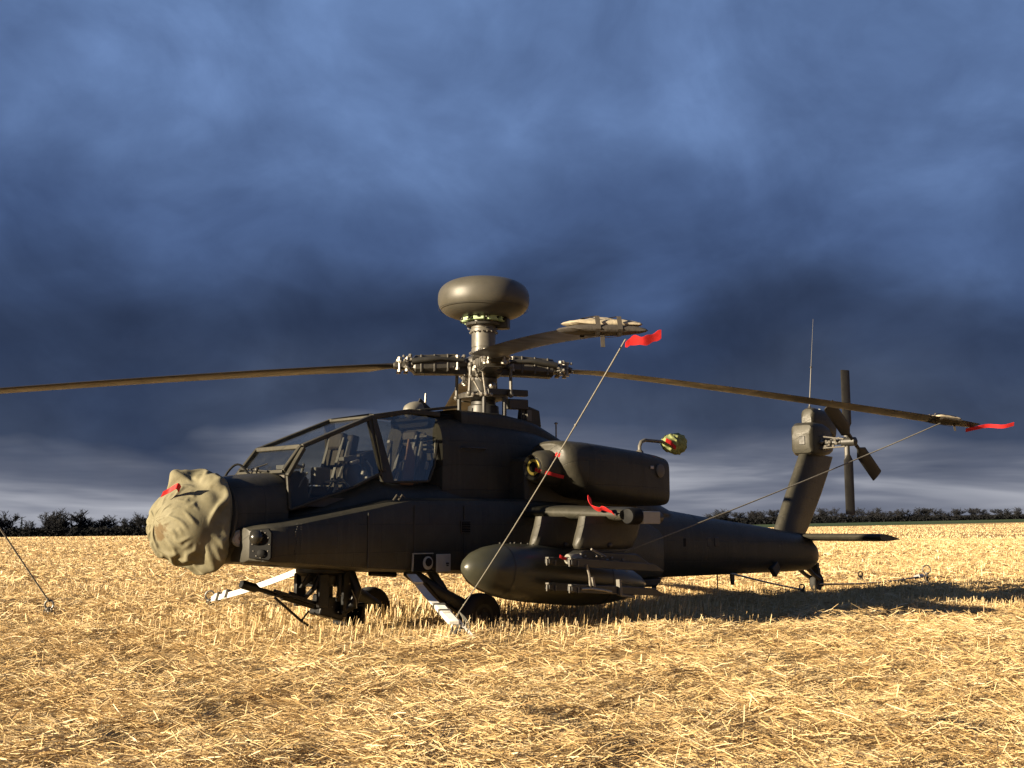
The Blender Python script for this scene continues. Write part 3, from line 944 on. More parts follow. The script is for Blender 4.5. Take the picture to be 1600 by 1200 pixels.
# wiper and rope loop on the nose deck
B().tube([(-3.70, -.20, 1.955), (-3.72, .10, 1.985), (-3.70, .36, 2.0)], .012, 6).tube([(-3.72, .10, 1.985), (-3.60, -.05, 2.05)], .008, 5).ball((-3.72, -.02, 1.98), .03).build('wiper', 'paint_dark', H)
B().tube([(-3.95, .26, 1.90)] + [(-3.95 + .18 * t, .26 - .22 * t, 1.91 + .13 * math.sin(math.pi * t)) for t in np.linspace(.1, .9, 9)] + [(-3.77, .04, 1.93)], .014, 6).build('handling_loop', 'black', H)
B().tube([(-1.10, -.61, 2.33), (-1.02, -.66, 2.335), (-.72, -.66, 2.34), (-.66, -.60, 2.34)], .013, 6).build('grab_handle', 'grey_metal', H)
for xx, zz in ((-2.52, 1.745), (-2.44, 1.748)):
    B().tube([(xx, -.96, zz - .1), (xx + .02, -1.0, zz - .04), (xx + .06, -1.0, zz - .07)], .01, 5).build('step_latch', 'grey_metal', H)

# engines -----------------------------------------------------------------
for s in (-1, 1):
    cy = s * 1.03
    st = [(.05, 2.12, 2.43, .27, 2.2), (.075, 2.04, 2.455, .33, 2.3), (.13, 1.96, 2.47, .375, 2.5), (.22, 1.88, 2.475, .405, 2.8), (.36, 1.80, 2.472, .425, 3.2), (.52, 1.75, 2.465, .435, 3.8), (.7, 1.72, 2.455, .44, 4.2), (1.6, 1.66, 2.405, .425, 5), (2.05, 1.645, 2.365, .40, 5.5), (2.22, 1.645, 2.335, .39, 6), (2.26, 1.65, 2.32, .38, 6)]
    # inner half of the front is cut back where the intake fairing sits
    rings = [se(q[0], q[1], q[2], q[3], q[4], 36, cy) for q in lerp_stations(st, [q[0] for q in st] + [1.0, 1.3])]
    rings.sort(key=lambda r: r[0][0])
    nac = B().loft(rings).build('engine_nacelle', 'paint', H)
    for xs_ in (.50, 1.58):
        ss = lerp_stations(st, [xs_, xs_ + .016])
        B().loft([se(q[0], q[1] - .003, q[2] + .003, q[3] + .003, q[4], 36, cy) for q in ss], cap=False).build('nacelle_seam', 'paint_dark', nac)
    B().box((1.78, s * 1.455, 2.17), (.07, .02, .045)).build('inspection_port', 'lamp_lens', nac, bevel=.008)
    B().lathe([(0, .10), (.03, .095), (.04, .06), (.04, 0)], (1.98, s * 1.43, 2.13), (0, s, 0), 16).build('vent_louvre', 'mast_paint', nac)
    # intake fairing in front of the nacelle, inboard
    iy = s * 1.02
    B().lathe([(0, .135), (-.025, .165), (.0, .185), (.08, .215), (.24, .235), (.60, .235)], (-.20, iy, 2.11), (1, 0, 0), 28, cap=True).build('intake_fairing', 'paint', H)
    B().lathe([(0, .132), (.05, .12)], (-.212, iy, 2.11), (1, 0, 0), 24).build('intake_throat', 'black', H)
    B().box((1.0, s * .72, 1.9), (2.4, .35, .7)).build('engine_deck', 'paint', H, bevel=.05)

# wings, pylons, stores ------------------------------------------------------
for s in (-1, 1):
    wr = []
    for y in (.80, 1.05, 1.6, 2.2, 2.52, 2.60):
        k = 1.0 if y < 2.55 else .86
        xl = -.36 - .10 * (y - .8) / 1.8
        ch = 1.18 - .16 * (y - .8) / 1.8
        zc = 1.545 - .06 * (y - .8) / 1.8
        ring = []
        for j in range(22):
            a = 2 * math.pi * j / 22
            cx = .5 - .5 * math.cos(a)
            tz = .098 * k * math.sin(a) * (1.0 if cx < .35 else max(.12, 1 - (cx - .35) * 1.15))
            tz = .098 * k * math.copysign(min(abs(math.sin(a)) ** .55, 1), math.sin(a)) * (1.0 if cx < .3 else max(.16, 1 - (cx - .3) * 1.1))
            ring.append((xl + ch * cx, s * y, zc + tz))
        wr.append(ring)
    wg = B().loft(wr).build('wing', 'radome_paint' if False else 'paint', H, smooth=50)
    B().loft([[(v[0], v[1] + s * dyy, v[2]) for v in [((q[0] - (-.36)) * 1.02 - .365, s * 1.06, (q[2] - 1.545) * 1.03 + 1.545) for q in wr[1]]] for dyy in (0, .10)], cap=False).build('wing_root_band', 'paint_dark', wg)
    # tip fairing with lights and chaff bracket
    B().lathe([(0, 0), (.012, .085), (.04, .10), (.2, .10), (.22, .06)], (-.40, s * 2.66, 1.47), (1, 0, 0), 18).build('tip_sensor', 'black', wg)
    B().box((-.02, s * 2.68, 1.455), (.34, .14, .15)).build('tip_box', 'panel_grey', wg, bevel=.01)
    B().lathe([(0, .07), (.07, .068), (.09, .04)], (.15, s * 2.68, 1.455), (1, 0, 0), 14).build('tip_lamp', 'grey_metal', wg)
    for yy in (1.62, 2.30):
        rings = []
        for z, xl, ch, wd in ((1.47, -.80, 1.15, .085), (1.36, -.83, 1.16, .09), (1.24, -.88, 1.16, .09), (1.14, -.915, 1.12, .088), (1.095, -.90, 1.06, .07), (1.08, -.84, .92, .04)):
            ring = []
            for j in range(20):
                a = 2 * math.pi * j / 20
                cx = .5 - .5 * math.copysign(abs(math.cos(a)) ** .7, math.cos(a))
                ty = wd * math.copysign(abs(math.sin(a)) ** .45, math.sin(a)) * (1 if cx < .7 else 1 - (cx - .7) * 2.2)
                ring.append((xl + ch * cx, s * yy + ty, z))
            rings.append(ring)
        py_ = B().loft(rings).build('pylon', 'paint', H, smooth=50)
        B().ball((-.38, s * (yy + .09), 1.13), .032, 10, 6).build('sway_brace', 'grey_metal', py_)
# drop tank under the inner port pylon
ax = Vector((1, 0, -.095)).normalized()
prof = [(0, 0), (.015, .06), (.06, .12), (.16, .19), (.32, .253), (.52, .298), (.75, .325), (1.0, .338), (1.3, .342), (1.75, .342), (2.05, .335), (2.35, .31), (2.65, .265), (2.95, .20), (3.2, .12), (3.34, .05), (3.38, 0)]
tank = B().lathe(prof, (-2.05, -1.64, .90), ax, 40).build('drop_tank', 'tank_paint', H, smooth=60)
for t in (.52, 2.3):
    r_ = float(np.interp(t, [a for a, b in prof], [b for a, b in prof]))
    B().lathe([(t, r_ + .003), (t + .016, r_ + .004)], (-2.05, -1.64, .90), ax, 40, cap=False).build('tank_seam', 'paint_dark', tank)
tb = B()
for k in range(9):
    xk = -1.42 + .11 * k + rnd.uniform(-.03, .03)
    tb.ball((xk, -1.66 + rnd.uniform(-.05, .05), .905 - .095 * (xk + 2.05) + float(np.interp(xk + 2.05, [a for a, b in prof], [b for a, b in prof])) + rnd.uniform(-.008, .004)), .013, 6, 4)
tb.build('tank_fittings', 'grey_metal', tank)
for dz_, dy_ in ((.30, -.20), (-.30, -.20), (0, .34)):
    B().prism([(1.35, .74), (1.75, .73), (1.80, .735 + .001)], -1.65, -1.63) if False else None
# missile launcher (empty rails) under the outer port pylon
LY = -2.30
la = B().prism([(-.98, .93), (-.98, 1.03), (-.85, 1.075), (.15, 1.02), (.42, .90), (.42, .83), (.0, .86)], LY - .09, LY + .09)
lau = la.build('missile_launcher', 'paint_dark', H, bevel=.015)
for yy in (LY - .22, LY + .22):
    for z0, zz in ((.955, .79), (.665, .50)):
        x0 = -1.27 if yy < LY else -1.15
        rail = B().prism([(x0, z0 - .03), (x0, z0 + .03), (x0 + .1, z0 + .045), (x0 + 1.55, z0 + .045 - .10), (x0 + 1.75, z0 - .03 - .11), (x0 + 1.7, z0 - .045 - .11), (x0 + .05, z0 - .045)], yy - .035, yy + .035)
        ro = rail.build('launch_rail', 'paint_dark', lau, bevel=.006)
        fz = B().box((x0 - .012, yy - .02, z0 + .038), (.03, .05, .022)).box((x0 - .014, yy - .012, z0 - .012), (.022, .018, .075)).box((x0 + .10, yy - .04, z0 - .02), (.02, .014, .06))
        B.build(fz, 'rail_end', 'mast_paint', lau, bevel=.004)['kind'] = 'stuff'
cr_ = B().beam((-.45, LY - .25, .93), (-.45, LY + .25, .93), .12, .05).beam((.1, LY - .25, .86), (.1, LY + .25, .86), .12, .05).beam((-.45, LY - .23, .62), (-.45, LY + .23, .62), .08, .04)
cr_.build('cross_beam', 'paint_dark', lau, bevel=.006)
cn = B().tube([(-1.02, LY - .26, .92), (-.985, LY - .27, .80), (-.97, LY - .27, .655)], .014, 6).tube([(-1.12, LY - .262, .655), (-.97, LY - .27, .655), (-.72, LY - .262, .625), (-.58, LY - .262, .60)], .014, 6).tube([(-.92, LY - .26, .78), (-.9, LY - .27, .67)], .018, 6)
cn.build('lock_lever', 'bare_metal', lau)
B().beam((-.42, LY - .25, .74), (-.42, LY - .26, .555), .055, .05).beam((-.42, LY - .26, .56), (-.14, LY - .26, .52), .035, .03).build('stay', 'mast_paint', lau, bevel=.006)
B().lathe([(-.08, .055), (-.06, .06), (.1, .055), (.13, .03)], (-1.10, LY - .12, .985), (1, -.1, 0), 14).ball((-1.2, LY - .12, .985), .03).build('arming_unit', 'primer_green' if False else 'dome_cover', lau)
sm = B()
for k in range(16):
    sm.ball((-.95 + .075 * k + rnd.uniform(-.02, .02), LY - .115 + rnd.uniform(-.03, .03), 1.05 - .012 * k + rnd.uniform(-.10, .03)), rnd.uniform(.009, .02), 6, 4)
sm.tube([(-.80, LY - .15, 1.09), (-.55, LY - .16, 1.0)], .013, 6)
sm.build('launcher_fittings', 'bare_metal', lau)['kind'] = 'stuff'
B().box((-.12, LY - .093, .955), (.07, .004, .05)).build('launcher_placard', 'grey_metal', lau)
vg = B()
for x0, x1 in ((.55, 1.25),):
    vg.put([(x0, -1.64, .8), (x1, -1.64, .62), (x1 + .12, -1.64, .62), (x1 + .02, -1.64, .86)], [(0, 1, 2, 3)])

# landing gear -----------------------------------------------------------------


def wheel(parent, c, r, wd):
    prof = [(-wd * .32, r * .55), (-wd * .46, r * .72), (-wd * .48, r * .86), (-wd * .36, r * .97), (-wd * .15, r), (wd * .15, r), (wd * .36, r * .97), (wd * .48, r * .86), (wd * .46, r * .72), (wd * .32, r * .55)]
    B().lathe(prof, c, (0, 1, 0), 32).build('tyre', 'rubber', parent, smooth=50)
    B().lathe([(-wd * .40, 0), (-wd * .40, r * .2), (-wd * .30, r * .28), (-wd * .34, r * .56), (wd * .34, r * .56), (wd * .30, r * .28), (wd * .40, r * .2), (wd * .4, 0)], c, (0, 1, 0), 24).build('rim', 'paint_dark', parent)


for s in (-1, 1):
    g = B().tube([(-2.10, s * .74, .84), (-1.78, s * .86, .60), (-1.42, s * .90, .42), (-1.19, s * .90, .30)], [.075, .085, .10, .085], 10)
    gear = g.build('main_gear', 'paint_dark', H)
    B().tube([(-1.76, s * .74, .86), (-1.66, s * .86, .62), (-1.60, s * .90, .46)], [.055, .06, .07], 10).build('shock_strut', 'paint_dark', gear)
    B().lathe([(-.13, .06), (.13, .06)], (-1.19, s * .98, .30), (0, 1, 0), 12).build('axle', 'gunmetal', gear)
    B().tube([(-1.95, s * .90, .70), (-1.75, s * .93, .50), (-1.5, s * .96, .36)], .012, 6).build('brake_line', 'black', gear)
    wheel(gear, (-1.19, s * 1.03, .265), .29, .22)
tg = B().tube([(8.55, -.10, .60), (8.85, -.09, .44), (9.12, -.085, .34)], [.045, .04, .04], 8).tube([(8.55, .10, .60), (8.85, .09, .44), (9.12, .085, .34)], [.045, .04, .04], 8).tube([(8.85, 0, .74), (8.98, 0, .58), (9.10, 0, .40)], [.03, .035, .03], 8)
tw = tg.build('tail_gear', 'paint_dark', H)
wheel(tw, (9.14, 0, .275), .19, .14)
B().box((9.03, -.06, .60), (.10, .09, .12)).box((9.06, -.07, .50), (.10, .08, .12)).tube([(8.96, -.05, .72), (9.06, -.06, .64), (9.10, -.05, .50)], .03, 6).build('lock_actuator', 'paint_dark', tw, bevel=.012)
# gun --------------------------------------------------------------------------
gr = B().lathe([(0, .30), (.06, .30), (.10, .24), (.22, .22)], (-2.78, 0, .88), (0, 0, -1), 24).box((-2.92, .22, .62), (.14, .06, .38)).box((-2.92, -.22, .62), (.14, .06, .38)).box((-2.55, .2, .62), (.16, .06, .42)).box((-2.55, -.2, .60), (.16, .06, .46))
gun = gr.build('chain_gun', 'gunmetal', H, bevel=.01)
gd = Vector((-1, 0, .29)).normalized()
gb = Vector((-2.62, -.02, .36))
B().tube([gb + gd * .1, gb + gd * .75], .038, 12).build('barrel', 'gunmetal', gun)
B().tube([gb + gd * .70, gb + gd * 1.12], .026, 12).build('barrel', 'gunmetal', gun)
B().tube([gb + gd * 1.08, gb + gd * 1.12, gb + gd * 1.28, gb + gd * 1.31], [.03, .05, .05, .042], 14).build('muzzle_brake', 'gunmetal', gun)
B().box((-2.56, -.02, .38), (.62, .22, .24), ry=.26).box((-2.36, 0, .32), (.30, .26, .26)).build('receiver', 'gunmetal', gun, bevel=.02)
B().beam((-2.9, -.16, .46), (-3.50, -.10, .64), .05, .035).beam((-2.9, .16, .46), (-3.50, .10, .64), .05, .035).beam((-3.42, -.12, .60), (-3.42, .12, .60), .05, .05).build('cradle', 'gunmetal', gun, bevel=.006)
B().tube([(-3.45, -.04, .56), (-3.10, -.10, .27), (-2.98, -.12, .20)], .016, 6).tube([(-3.12, -.10, .29), (-2.95, .0, .38)], .012, 6).build('gun_prop', 'gunmetal', gun)
B().tube([(-2.5, -.2, .80), (-2.46, -.27, .62), (-2.5, -.24, .44), (-2.6, -.16, .36)], .055, 10).tube([(-2.95, -.2, .82), (-3.02, -.2, .66), (-3.12, -.15, .54), (-3.3, -.1, .60)], .03, 8).tube([(-2.7, -.24, .8), (-2.72, -.27, .62), (-2.7, -.22, .5)], .03, 8).build('feed_chute', 'gunmetal', gun)
B().prism([(-3.02, .84), (-3.16, .66), (-3.12, .66), (-2.9, .80)], -.12, -.09).build('gun_cable_guard', 'paint_dark', gun)
gf = B()
for k in range(14):
    gf.ball((rnd.uniform(-2.85, -2.40), -.285, rnd.uniform(.36, .72)), rnd.uniform(.006, .013), 6, 4)
gf.tube([(-2.56, -.29, .62), (-2.50, -.30, .50), (-2.48, -.29, .40)], .007, 5)
gf.build('gun_fittings', 'bare_metal', gun)['kind'] = 'stuff'
B().tube([(-2.30, -.30, .80), (-1.9, -.30, .77)], .03, 8).build('ejection_tube', 'gunmetal', gun)
# belly antennas
for x, l in ((2.75, .20),):
    B().prism([(x, .58), (x + .16, .58), (x + .13, .58 - l), (x + .05, .58 - l)], -.015, .015).build('blade_antenna', 'paint_dark', H, bevel=.004)
for x, l in ((3.6, .22), (5.9, .2)):
    B().prism([(x, .55), (x + .12, .55), (x + .12, .55 - l), (x + .03, .55 - l)], -.1, -.07).build('blade_antenna', 'paint_dark', H, bevel=.004)
B().tube([(5.55, -.05, .54), (5.55, -.05, .30)], .012, 6).build('drain_mast', 'paint_dark', H)
B().prism([(2.9, .55), (3.2, .42), (3.6, .41), (3.75, .55)], -.20, .10).build('belly_fairing', 'paint_dark', H, bevel=.03)
B().prism([(6.75, .62), (6.9, .46), (7.05, .60), (6.95, .74)], -.42, -.33).build('boom_sensor', 'paint_dark', H, bevel=.015)
B().box((3.98, -.425, 1.10), (.19, .03, .18)).build('boom_window', 'paint_dark', H, bevel=.008)
B().box((3.98, -.437, 1.10), (.14, .02, .13)).build('window_opening', 'black', H)
for x in (4.75, 4.98):
    B().box((x, -.415, 1.10), (.13, .022, .15), rz=.03).build('access_panel', 'paint_dark', H, bevel=.02)
B().box((7.15, -.345, .98), (.02, .02, .06)).build('latch', 'bare_metal', H)

# tail fin, stabilator, tail rotor ------------------------------------------------
FIN = [(1.14, 7.60, 8.66, .16), (1.30, 7.66, 8.86, .15), (1.6, 7.86, 9.12, .14), (2.0, 8.14, 9.46, .135), (2.4, 8.44, 9.76, .135), (2.76, 8.70, 10.0, .135)]
fr_ = []
for z, xl, xt, wd in FIN:
    ring = []
    for j in range(24):
        a = 2 * math.pi * j / 24
        cx = .5 - .5 * math.cos(a)
        ty = wd * math.copysign(abs(math.sin(a)) ** .6, math.sin(a)) * (1 if cx < .3 else max(.10, 1 - (cx - .3) * 1.25))
        ring.append((xl + (xt - xl) * cx, ty, z))
    fr_.append(ring)
fin = B().loft(fr_).build('tail_fin', 'paint', H, smooth=50)
B().loft([se(x, zb, zt, hw, 7, 28) for x, zb, zt, hw in ((8.70, 2.88, 3.18, .18), (8.74, 2.78, 3.32, .215), (8.84, 2.73, 3.38, .235), (9.25, 2.73, 3.38, .225), (9.6, 2.78, 3.32, .17), (9.85, 2.85, 3.2, .09))]).build('tail_gearbox_fairing', 'paint', fin, smooth=40)
B().box((8.697, -.03, 3.02), (.02, .13, .17)).build('warning_window', 'window_dark', fin, bevel=.01)
B().loft([se(x, zb, zt, hw, 3.2, 24) for x, zb, zt, hw in ((8.96, 3.30, 3.56, .10), (9.0, 3.30, 3.66, .13), (9.1, 3.30, 3.70, .145), (9.6, 3.24, 3.67, .14), (9.98, 3.10, 3.62, .11), (10.03, 3.16, 3.56, .09))]).build('fin_cap', 'paint', fin)
B().tube([(9.08, 0, 3.60), (9.10, 0, 3.72)], .03, 8).tube([(9.10, 0, 3.7), (9.22, 0, 4.5)], [.013, .010], 6).ball((9.22, 0, 4.52), .024).tube([(9.22, 0, 4.52), (9.38, 0, 5.52)], [.006, .003], 6).build('whip_antenna', 'grey_metal', H)
B().lathe([(0, .05), (.02, .05), (.05, .02)], (9.5, 0, 3.65), (0, 0, 1), 10).build('tail_light', 'strap', fin)
# stabilator
sr = []
for y in (-1.74, -1.70, -1.5, 0, 1.5, 1.70, 1.74):
    k = .86 if abs(y) > 1.72 else (.95 if abs(y) > 1.6 else 1)
    ring = []
    for j in range(20):
        a = 2 * math.pi * j / 20
        cx = .5 - .5 * math.cos(a)
        tz = .075 * k * math.copysign(abs(math.sin(a)) ** .6, math.sin(a)) * (1 if cx < .3 else max(.1, 1 - (cx - .3) * 1.2))
        ring.append((8.20 + (1 - k) * .4 + .98 * k * cx, y, 1.155 + tz + .05 * (cx - .3) * -1))
    sr.append(ring)
B().loft(sr).build('stabilator', 'paint', H, smooth=50)
B().tube([(8.86, -.06, 1.10), (8.96, -.07, .98), (8.90, -.06, .90)], .022, 6).build('stabilator_actuator', 'paint_dark', H)
# tail rotor
TH = Vector((9.14, -.78, 2.98))
rt = B().lathe([(0, .09), (.14, .085), (.16, .06), (.62, .05), (.66, .09), (.92, .085), (.95, .03)], (9.14, 0.0, 2.98), (0, -1, 0), 16)
trh = rt.build('tail_rotor', 'paint_dark', H)
hf = B()
for k in range(26):
    a = rnd.uniform(0, 6.28)
    hf.ball((9.14 + rnd.uniform(.05, .14) * math.cos(a), rnd.uniform(-.72, -.16), 2.96 + rnd.uniform(.05, .14) * math.sin(a)), rnd.uniform(.015, .038), 6, 4)
for a in (0.5, 2.2, 3.9, 5.4):
    hf.tube([(9.14 + .16 * math.cos(a), -.22, 2.98 + .16 * math.sin(a)), (9.14 + .10 * math.cos(a + .4), -.72, 2.98 + .10 * math.sin(a + .4))], .014, 6)
hf.build('pitch_fittings', 'bare_metal', trh)['kind'] = 'stuff'


def tail_blade(ang, L, yo, c0=.25):
    d = Vector((math.sin(ang), 0, math.cos(ang)))
    t = Vector((math.cos(ang), 0, -math.sin(ang)))
    n = Vector((0, -1, 0))
    tw = math.radians(26) * (1 if math.cos(ang) >= 0 else -1)
    t2 = t * math.cos(tw) + n * math.sin(tw)
    n2 = n * math.cos(tw) - t * math.sin(tw)
    rings = []
    for s_, c in ((.02, .07), (.24, .075), (.36, c0), (L - .02, c0), (L, c0 * .92)):
        ring = []
        for j in range(12):
            a = 2 * math.pi * j / 12
            th = .014 if c > .1 else .03
            ring.append(TH + Vector((0, yo, 0)) + d * s_ + t2 * (c / 2 * math.cos(a)) + n2 * (th * math.sin(a)))
        rings.append(ring)
    B().loft(rings).build('blade', 'blade_paint' if False else 'paint_dark', trh, smooth=40)


tail_blade(0.0, 1.40, .02, .21)
tail_blade(math.pi, 1.40, .02, .22)
tail_blade(math.radians(123), 1.16, -.10, .27)
tail_blade(math.radians(303), 1.16, -.10, .27)
B().tube([TH + Vector((0, .05, .10)), TH + Vector((0, .05, .30))], .045, 10).tube([TH + Vector((0, .05, -.10)), TH + Vector((0, .05, -.3))], .04, 10).build('blade_root', 'mast_paint', trh)

# main rotor ------------------------------------------------------------------------
HX, HZ = -.10, 3.53
B().lathe([(0, .22), (.12, .21), (.14, .17), (.42, .165), (.46, .19), (.50, .19)], (HX, 0, 2.86), (0, 0, 1), 28).build('mast_base', 'paint_dark', H)
B().lathe([(3.66, .175), (3.70, .17), (3.78, .165), (3.784, .158), (3.795, .158), (3.80, .165), (4.00, .165), (4.01, .185), (4.05, .185), (4.06, .17), (4.10, .17)], (HX, 0, 0), (0, 0, 1), 32).build('radar_mast', 'mast_paint', H, smooth=30)
fb_ = B()
for k in range(18):
    a = 2 * math.pi * k / 18
    fb_.ball((HX + .188 * math.cos(a), .188 * math.sin(a), 4.005), .014, 6, 4)
    fb_.ball((HX + .19 * math.cos(a), .19 * math.sin(a), 3.72), .013, 6, 4)
fb_.build('mast_bolts', 'bare_metal', H)['kind'] = 'stuff'
B().lathe([(4.10, .24), (4.13, .25), (4.135, .23), (4.16, .23)], (HX, 0, 0), (0, 0, 1), 24).build('radar_pedestal', 'paint_dark', H)
gbx = B()
for k in range(9):
    a = 2 * math.pi * k / 9 + .2
    gbx.box((HX + .25 * math.cos(a), .25 * math.sin(a), 4.195), (.10, .15, .09), rz=a)
gb2 = gbx.build('radar_electronics', 'primer_green', H, bevel=.01)
cb_ = B()
for k in range(40):
    a = rnd.uniform(0, 6.28)
    cb_.ball((HX + .31 * math.cos(a), .31 * math.sin(a), rnd.uniform(4.16, 4.235)), rnd.uniform(.008, .022), 6, 4)
cb_.build('connectors', 'black', gb2)['kind'] = 'stuff'
cb_ = B()
for k in range(18):
    a = rnd.uniform(0, 6.28)
    cb_.ball((HX + .315 * math.cos(a), .315 * math.sin(a), rnd.uniform(4.12, 4.235)), rnd.uniform(.006, .014), 6, 4)
for k in range(5):
    a = rnd.uniform(0, 6.28)
    cb_.tube([(HX + .28 * math.cos(a), .28 * math.sin(a), 4.10), (HX + .2 * math.cos(a + .5), .2 * math.sin(a + .5), 4.06)], .012, 5)
cb_.build('connector_caps', 'bare_metal', gb2)['kind'] = 'stuff'
B().box((HX + .20, -.18, 4.15), (.17, .17, .17), rz=.5).build('relay_box', 'paint_dark', H, bevel=.02)
# radome: flattened mushroom
pr = []
for k in range(33):
    a = -math.pi / 2 + math.pi * k / 32
    c, s = math.cos(a), math.sin(a)
    pr.append((4.475 + .275 * math.copysign(abs(s) ** .80, s), .12 + .515 * max(c, 0) ** .72 if c > 1e-6 else 0.0))
pr[0] = (4.20, 0)
B().lathe([(4.327, .6205), (4.329, .6235), (4.332, .6245), (4.334, .6225)], (HX, 0, 0), (0, 0, 1), 56, cap=False).build('dome_seam', 'paint_dark', H)
pr[-1] = (4.752, 0)
B().lathe(pr, (HX, 0, 0), (0, 0, 1), 56).build('radar_dome', 'radome_paint', H, smooth=60)
# hub
hub = B().lathe([(-.16, .20), (-.10, .27), (.10, .27), (.13, .22), (.16, .18)], (HX, 0, HZ), (0, 0, 1), 20).box((HX, 0, HZ + .02), (.40, .40, .16), rz=.93).build('rotor_hub', 'grey_metal', H, bevel=.02)
TH0 = -.6368
LAG = math.radians(-0.9)
DIRS = [(math.cos(TH0), math.sin(TH0)), (math.sin(TH0 + LAG), -math.cos(TH0 + LAG)), (-math.cos(TH0), -math.sin(TH0)), (-math.sin(TH0), math.cos(TH0))]
DROOP = .72
RB = 7.3


def bz(s, more=0.0):
    return HZ + .03 - .02 * s / RB - (DROOP - .01 + more) * (max(s - .4, 0) / (RB - .4)) ** 1.25


BLADES = []
for bi, (cx, sy) in enumerate(DIRS):
    d2 = Vector((cx, sy, 0))
    t2 = Vector((-sy, cx, 0))

    def P(s, lat=0.0, up=0.0, d2=d2, t2=t2, more=(0.0, .085, -.13, 0.0)[bi]):
        return Vector((HX, 0, 0)) + d2 * s + t2 * lat + Vector((0, 0, bz(s, more) + up))
    # grip / pitch case
    gp = B()
    rings = []
    for s, wd, ht in ((.20, .10, .055), (.34, .15, .075), (.40, .17, .125), (.95, .165, .12), (1.0, .12, .07), (1.12, .11, .06), (1.24, .09, .035)):
        rings.append([P(s, wd * x, ht * z) for x, z in ((-1, -.6), (-.7, -1), (.7, -1), (1, -.6), (1, .6), (.7, 1), (-.7, 1), (-1, .6))])
    gp.loft(rings)
    for s in (.50, .68, .86):
        gp.loft([[P(s + q, .175 * x, .132 * z) for x, z in ((-1, -.9), (1, -.9), (1, .9), (-1, .9))] for q in (0, .025)])
    grip = gp.build('blade_grip', 'grey_metal', H, smooth=30, bevel=.006)
    B().loft([[P(s, w_ * x, -.10 + h_ * z) for x, z in ((-1, -1), (1, -1), (1, 1), (-1, 1))] for s, w_, h_ in ((.18, .08, .05), (.5, .10, .045), (.95, .11, .03))]).build('lower_strap', 'paint_dark', grip, bevel=.005)
    for lat in (-.19, .19):
        B().tube([P(.30, lat * .9, .03), P(.62, lat, .05), P(.70, lat, .05), P(1.0, lat * .8, .03)], [.028, .028, .044, .044], 10).build('damper', 'paint_dark', grip)
    bo = B()
    for k in range(46):
        s = rnd.choice([rnd.uniform(.22, .46), rnd.uniform(.98, 1.24), rnd.uniform(1.0, 1.15)])
        lat = rnd.choice([-1, 1]) * rnd.uniform(.09, .19)
        bo.ball(P(s, lat, rnd.uniform(-.08, .11)), rnd.uniform(.012, .032), 6, 4)
    for s, l in ((1.06, -.16), (1.06, .16), (1.16, -.12), (1.16, .12), (.38, -.2), (.38, .2)):
        bo.lathe([(-.10, .022), (-.10, .032), (-.07, .032), (-.07, .02), (.07, .02), (.07, .032), (.10, .032), (.10, .02)], P(s, l * .8, 0), (0, 0, 1), 8)
    bo.build('grip_bolts', 'bare_metal', grip)['kind'] = 'stuff'
    # blade
    rings = []
    for s in [1.12, 1.22, 1.35, 1.55, 1.9] + list(np.linspace(2.4, 6.7, 14)) + [7.0, 7.28, 7.30]:
        c = .53 if s > 1.55 else float(np.interp(s, [1.12, 1.22, 1.35, 1.55], [.16, .20, .34, .53]))
        th = .025 if s > 1.5 else .04
        if s > 6.95:
            c = float(np.interp(s, [6.95, 7.3], [.53, .36]))
        tw = math.radians(float(np.interp(s, [1.2, 7.3], [3, -1])))
        ring = []
        for j in range(16):
            a = 2 * math.pi * j / 16
            f_ = .5 - .5 * math.cos(a)
            ch = (f_ - .28) * c + (0.17 * max(0, s - 6.95) if s > 6.95 else 0)
            tz = th * math.copysign(abs(math.sin(a)) ** .75, math.sin(a)) * (1 if f_ < .3 else max(.08, 1 - (f_ - .3) * 1.3))
            ring.append(P(s, -ch * math.cos(tw), tz - ch * math.sin(tw)))
        rings.append(ring)
    bl = B().loft(rings).build('rotor_blade', 'blade_paint', H, smooth=50)
    BLADES.append(P)
    # pitch link
    B().tube([P(.34, -.22, -.05), Vector((HX, 0, 0)) + d2 * .34 + t2 * -.24 + Vector((0, 0, 3.12))], .022, 8).ball(P(.34, -.22, -.05), .04).ball(Vector((HX, 0, 0)) + d2 * .34 + t2 * -.24 + Vector((0, 0, 3.12)), .04).build('pitch_link', 'mast_paint', H)
B().lathe([(0, .20), (.02, .34), (.08, .35), (.10, .30), (.12, .20)], (HX, 0, 3.06), (0, 0, 1), 28).build('swashplate', 'grey_metal', H, smooth=30)
B().beam((-.34, -.30, 3.14), (.42, -.32, 3.18), .09, .09).build('scissor_beam', 'paint_dark', H, bevel=.012)
B().beam((-.2, .3, 3.1), (.40, .28, 3.1), .08, .08).build('scissor_beam', 'paint_dark', H, bevel=.012)
B().beam((.02, -.34, 3.0), (.40, -.34, 3.02), .09, .14).build('scissor_beam', 'paint_dark', H, bevel=.012)
ac = B()
for x, y in ((-.35, -.26), (-.06, -.36), (.38, -.30), (.25, .3), (-.32, .25)):
    B().tube([(x, y, 2.80), (x, y, 3.08)], .03, 8).build('servo_actuator', 'paint_dark', H)
lk = B()
for x, y, z0, x1, y1, z1 in ((-.52, -.22, 3.30, -.44, -.30, 3.10), (-.42, -.30, 3.42, -.40, -.34, 3.10), (-.42, -.20, 3.36, -.28, -.32, 3.14), (-.50, -.20, 3.10, -.30, -.34, 3.10), (-.3, -.2, 3.4, -.5, -.16, 3.34)):
    lk.tube([(x, y, z0), (x1, y1, z1)], .013, 6).ball((x, y, z0), .028, 6, 4).ball((x1, y1, z1), .03, 6, 4)
lk.ball((-.18, -.25, 3.24), .055, 10, 6)
lk.build('control_linkage', 'bare_metal', H)
hb_ = B()
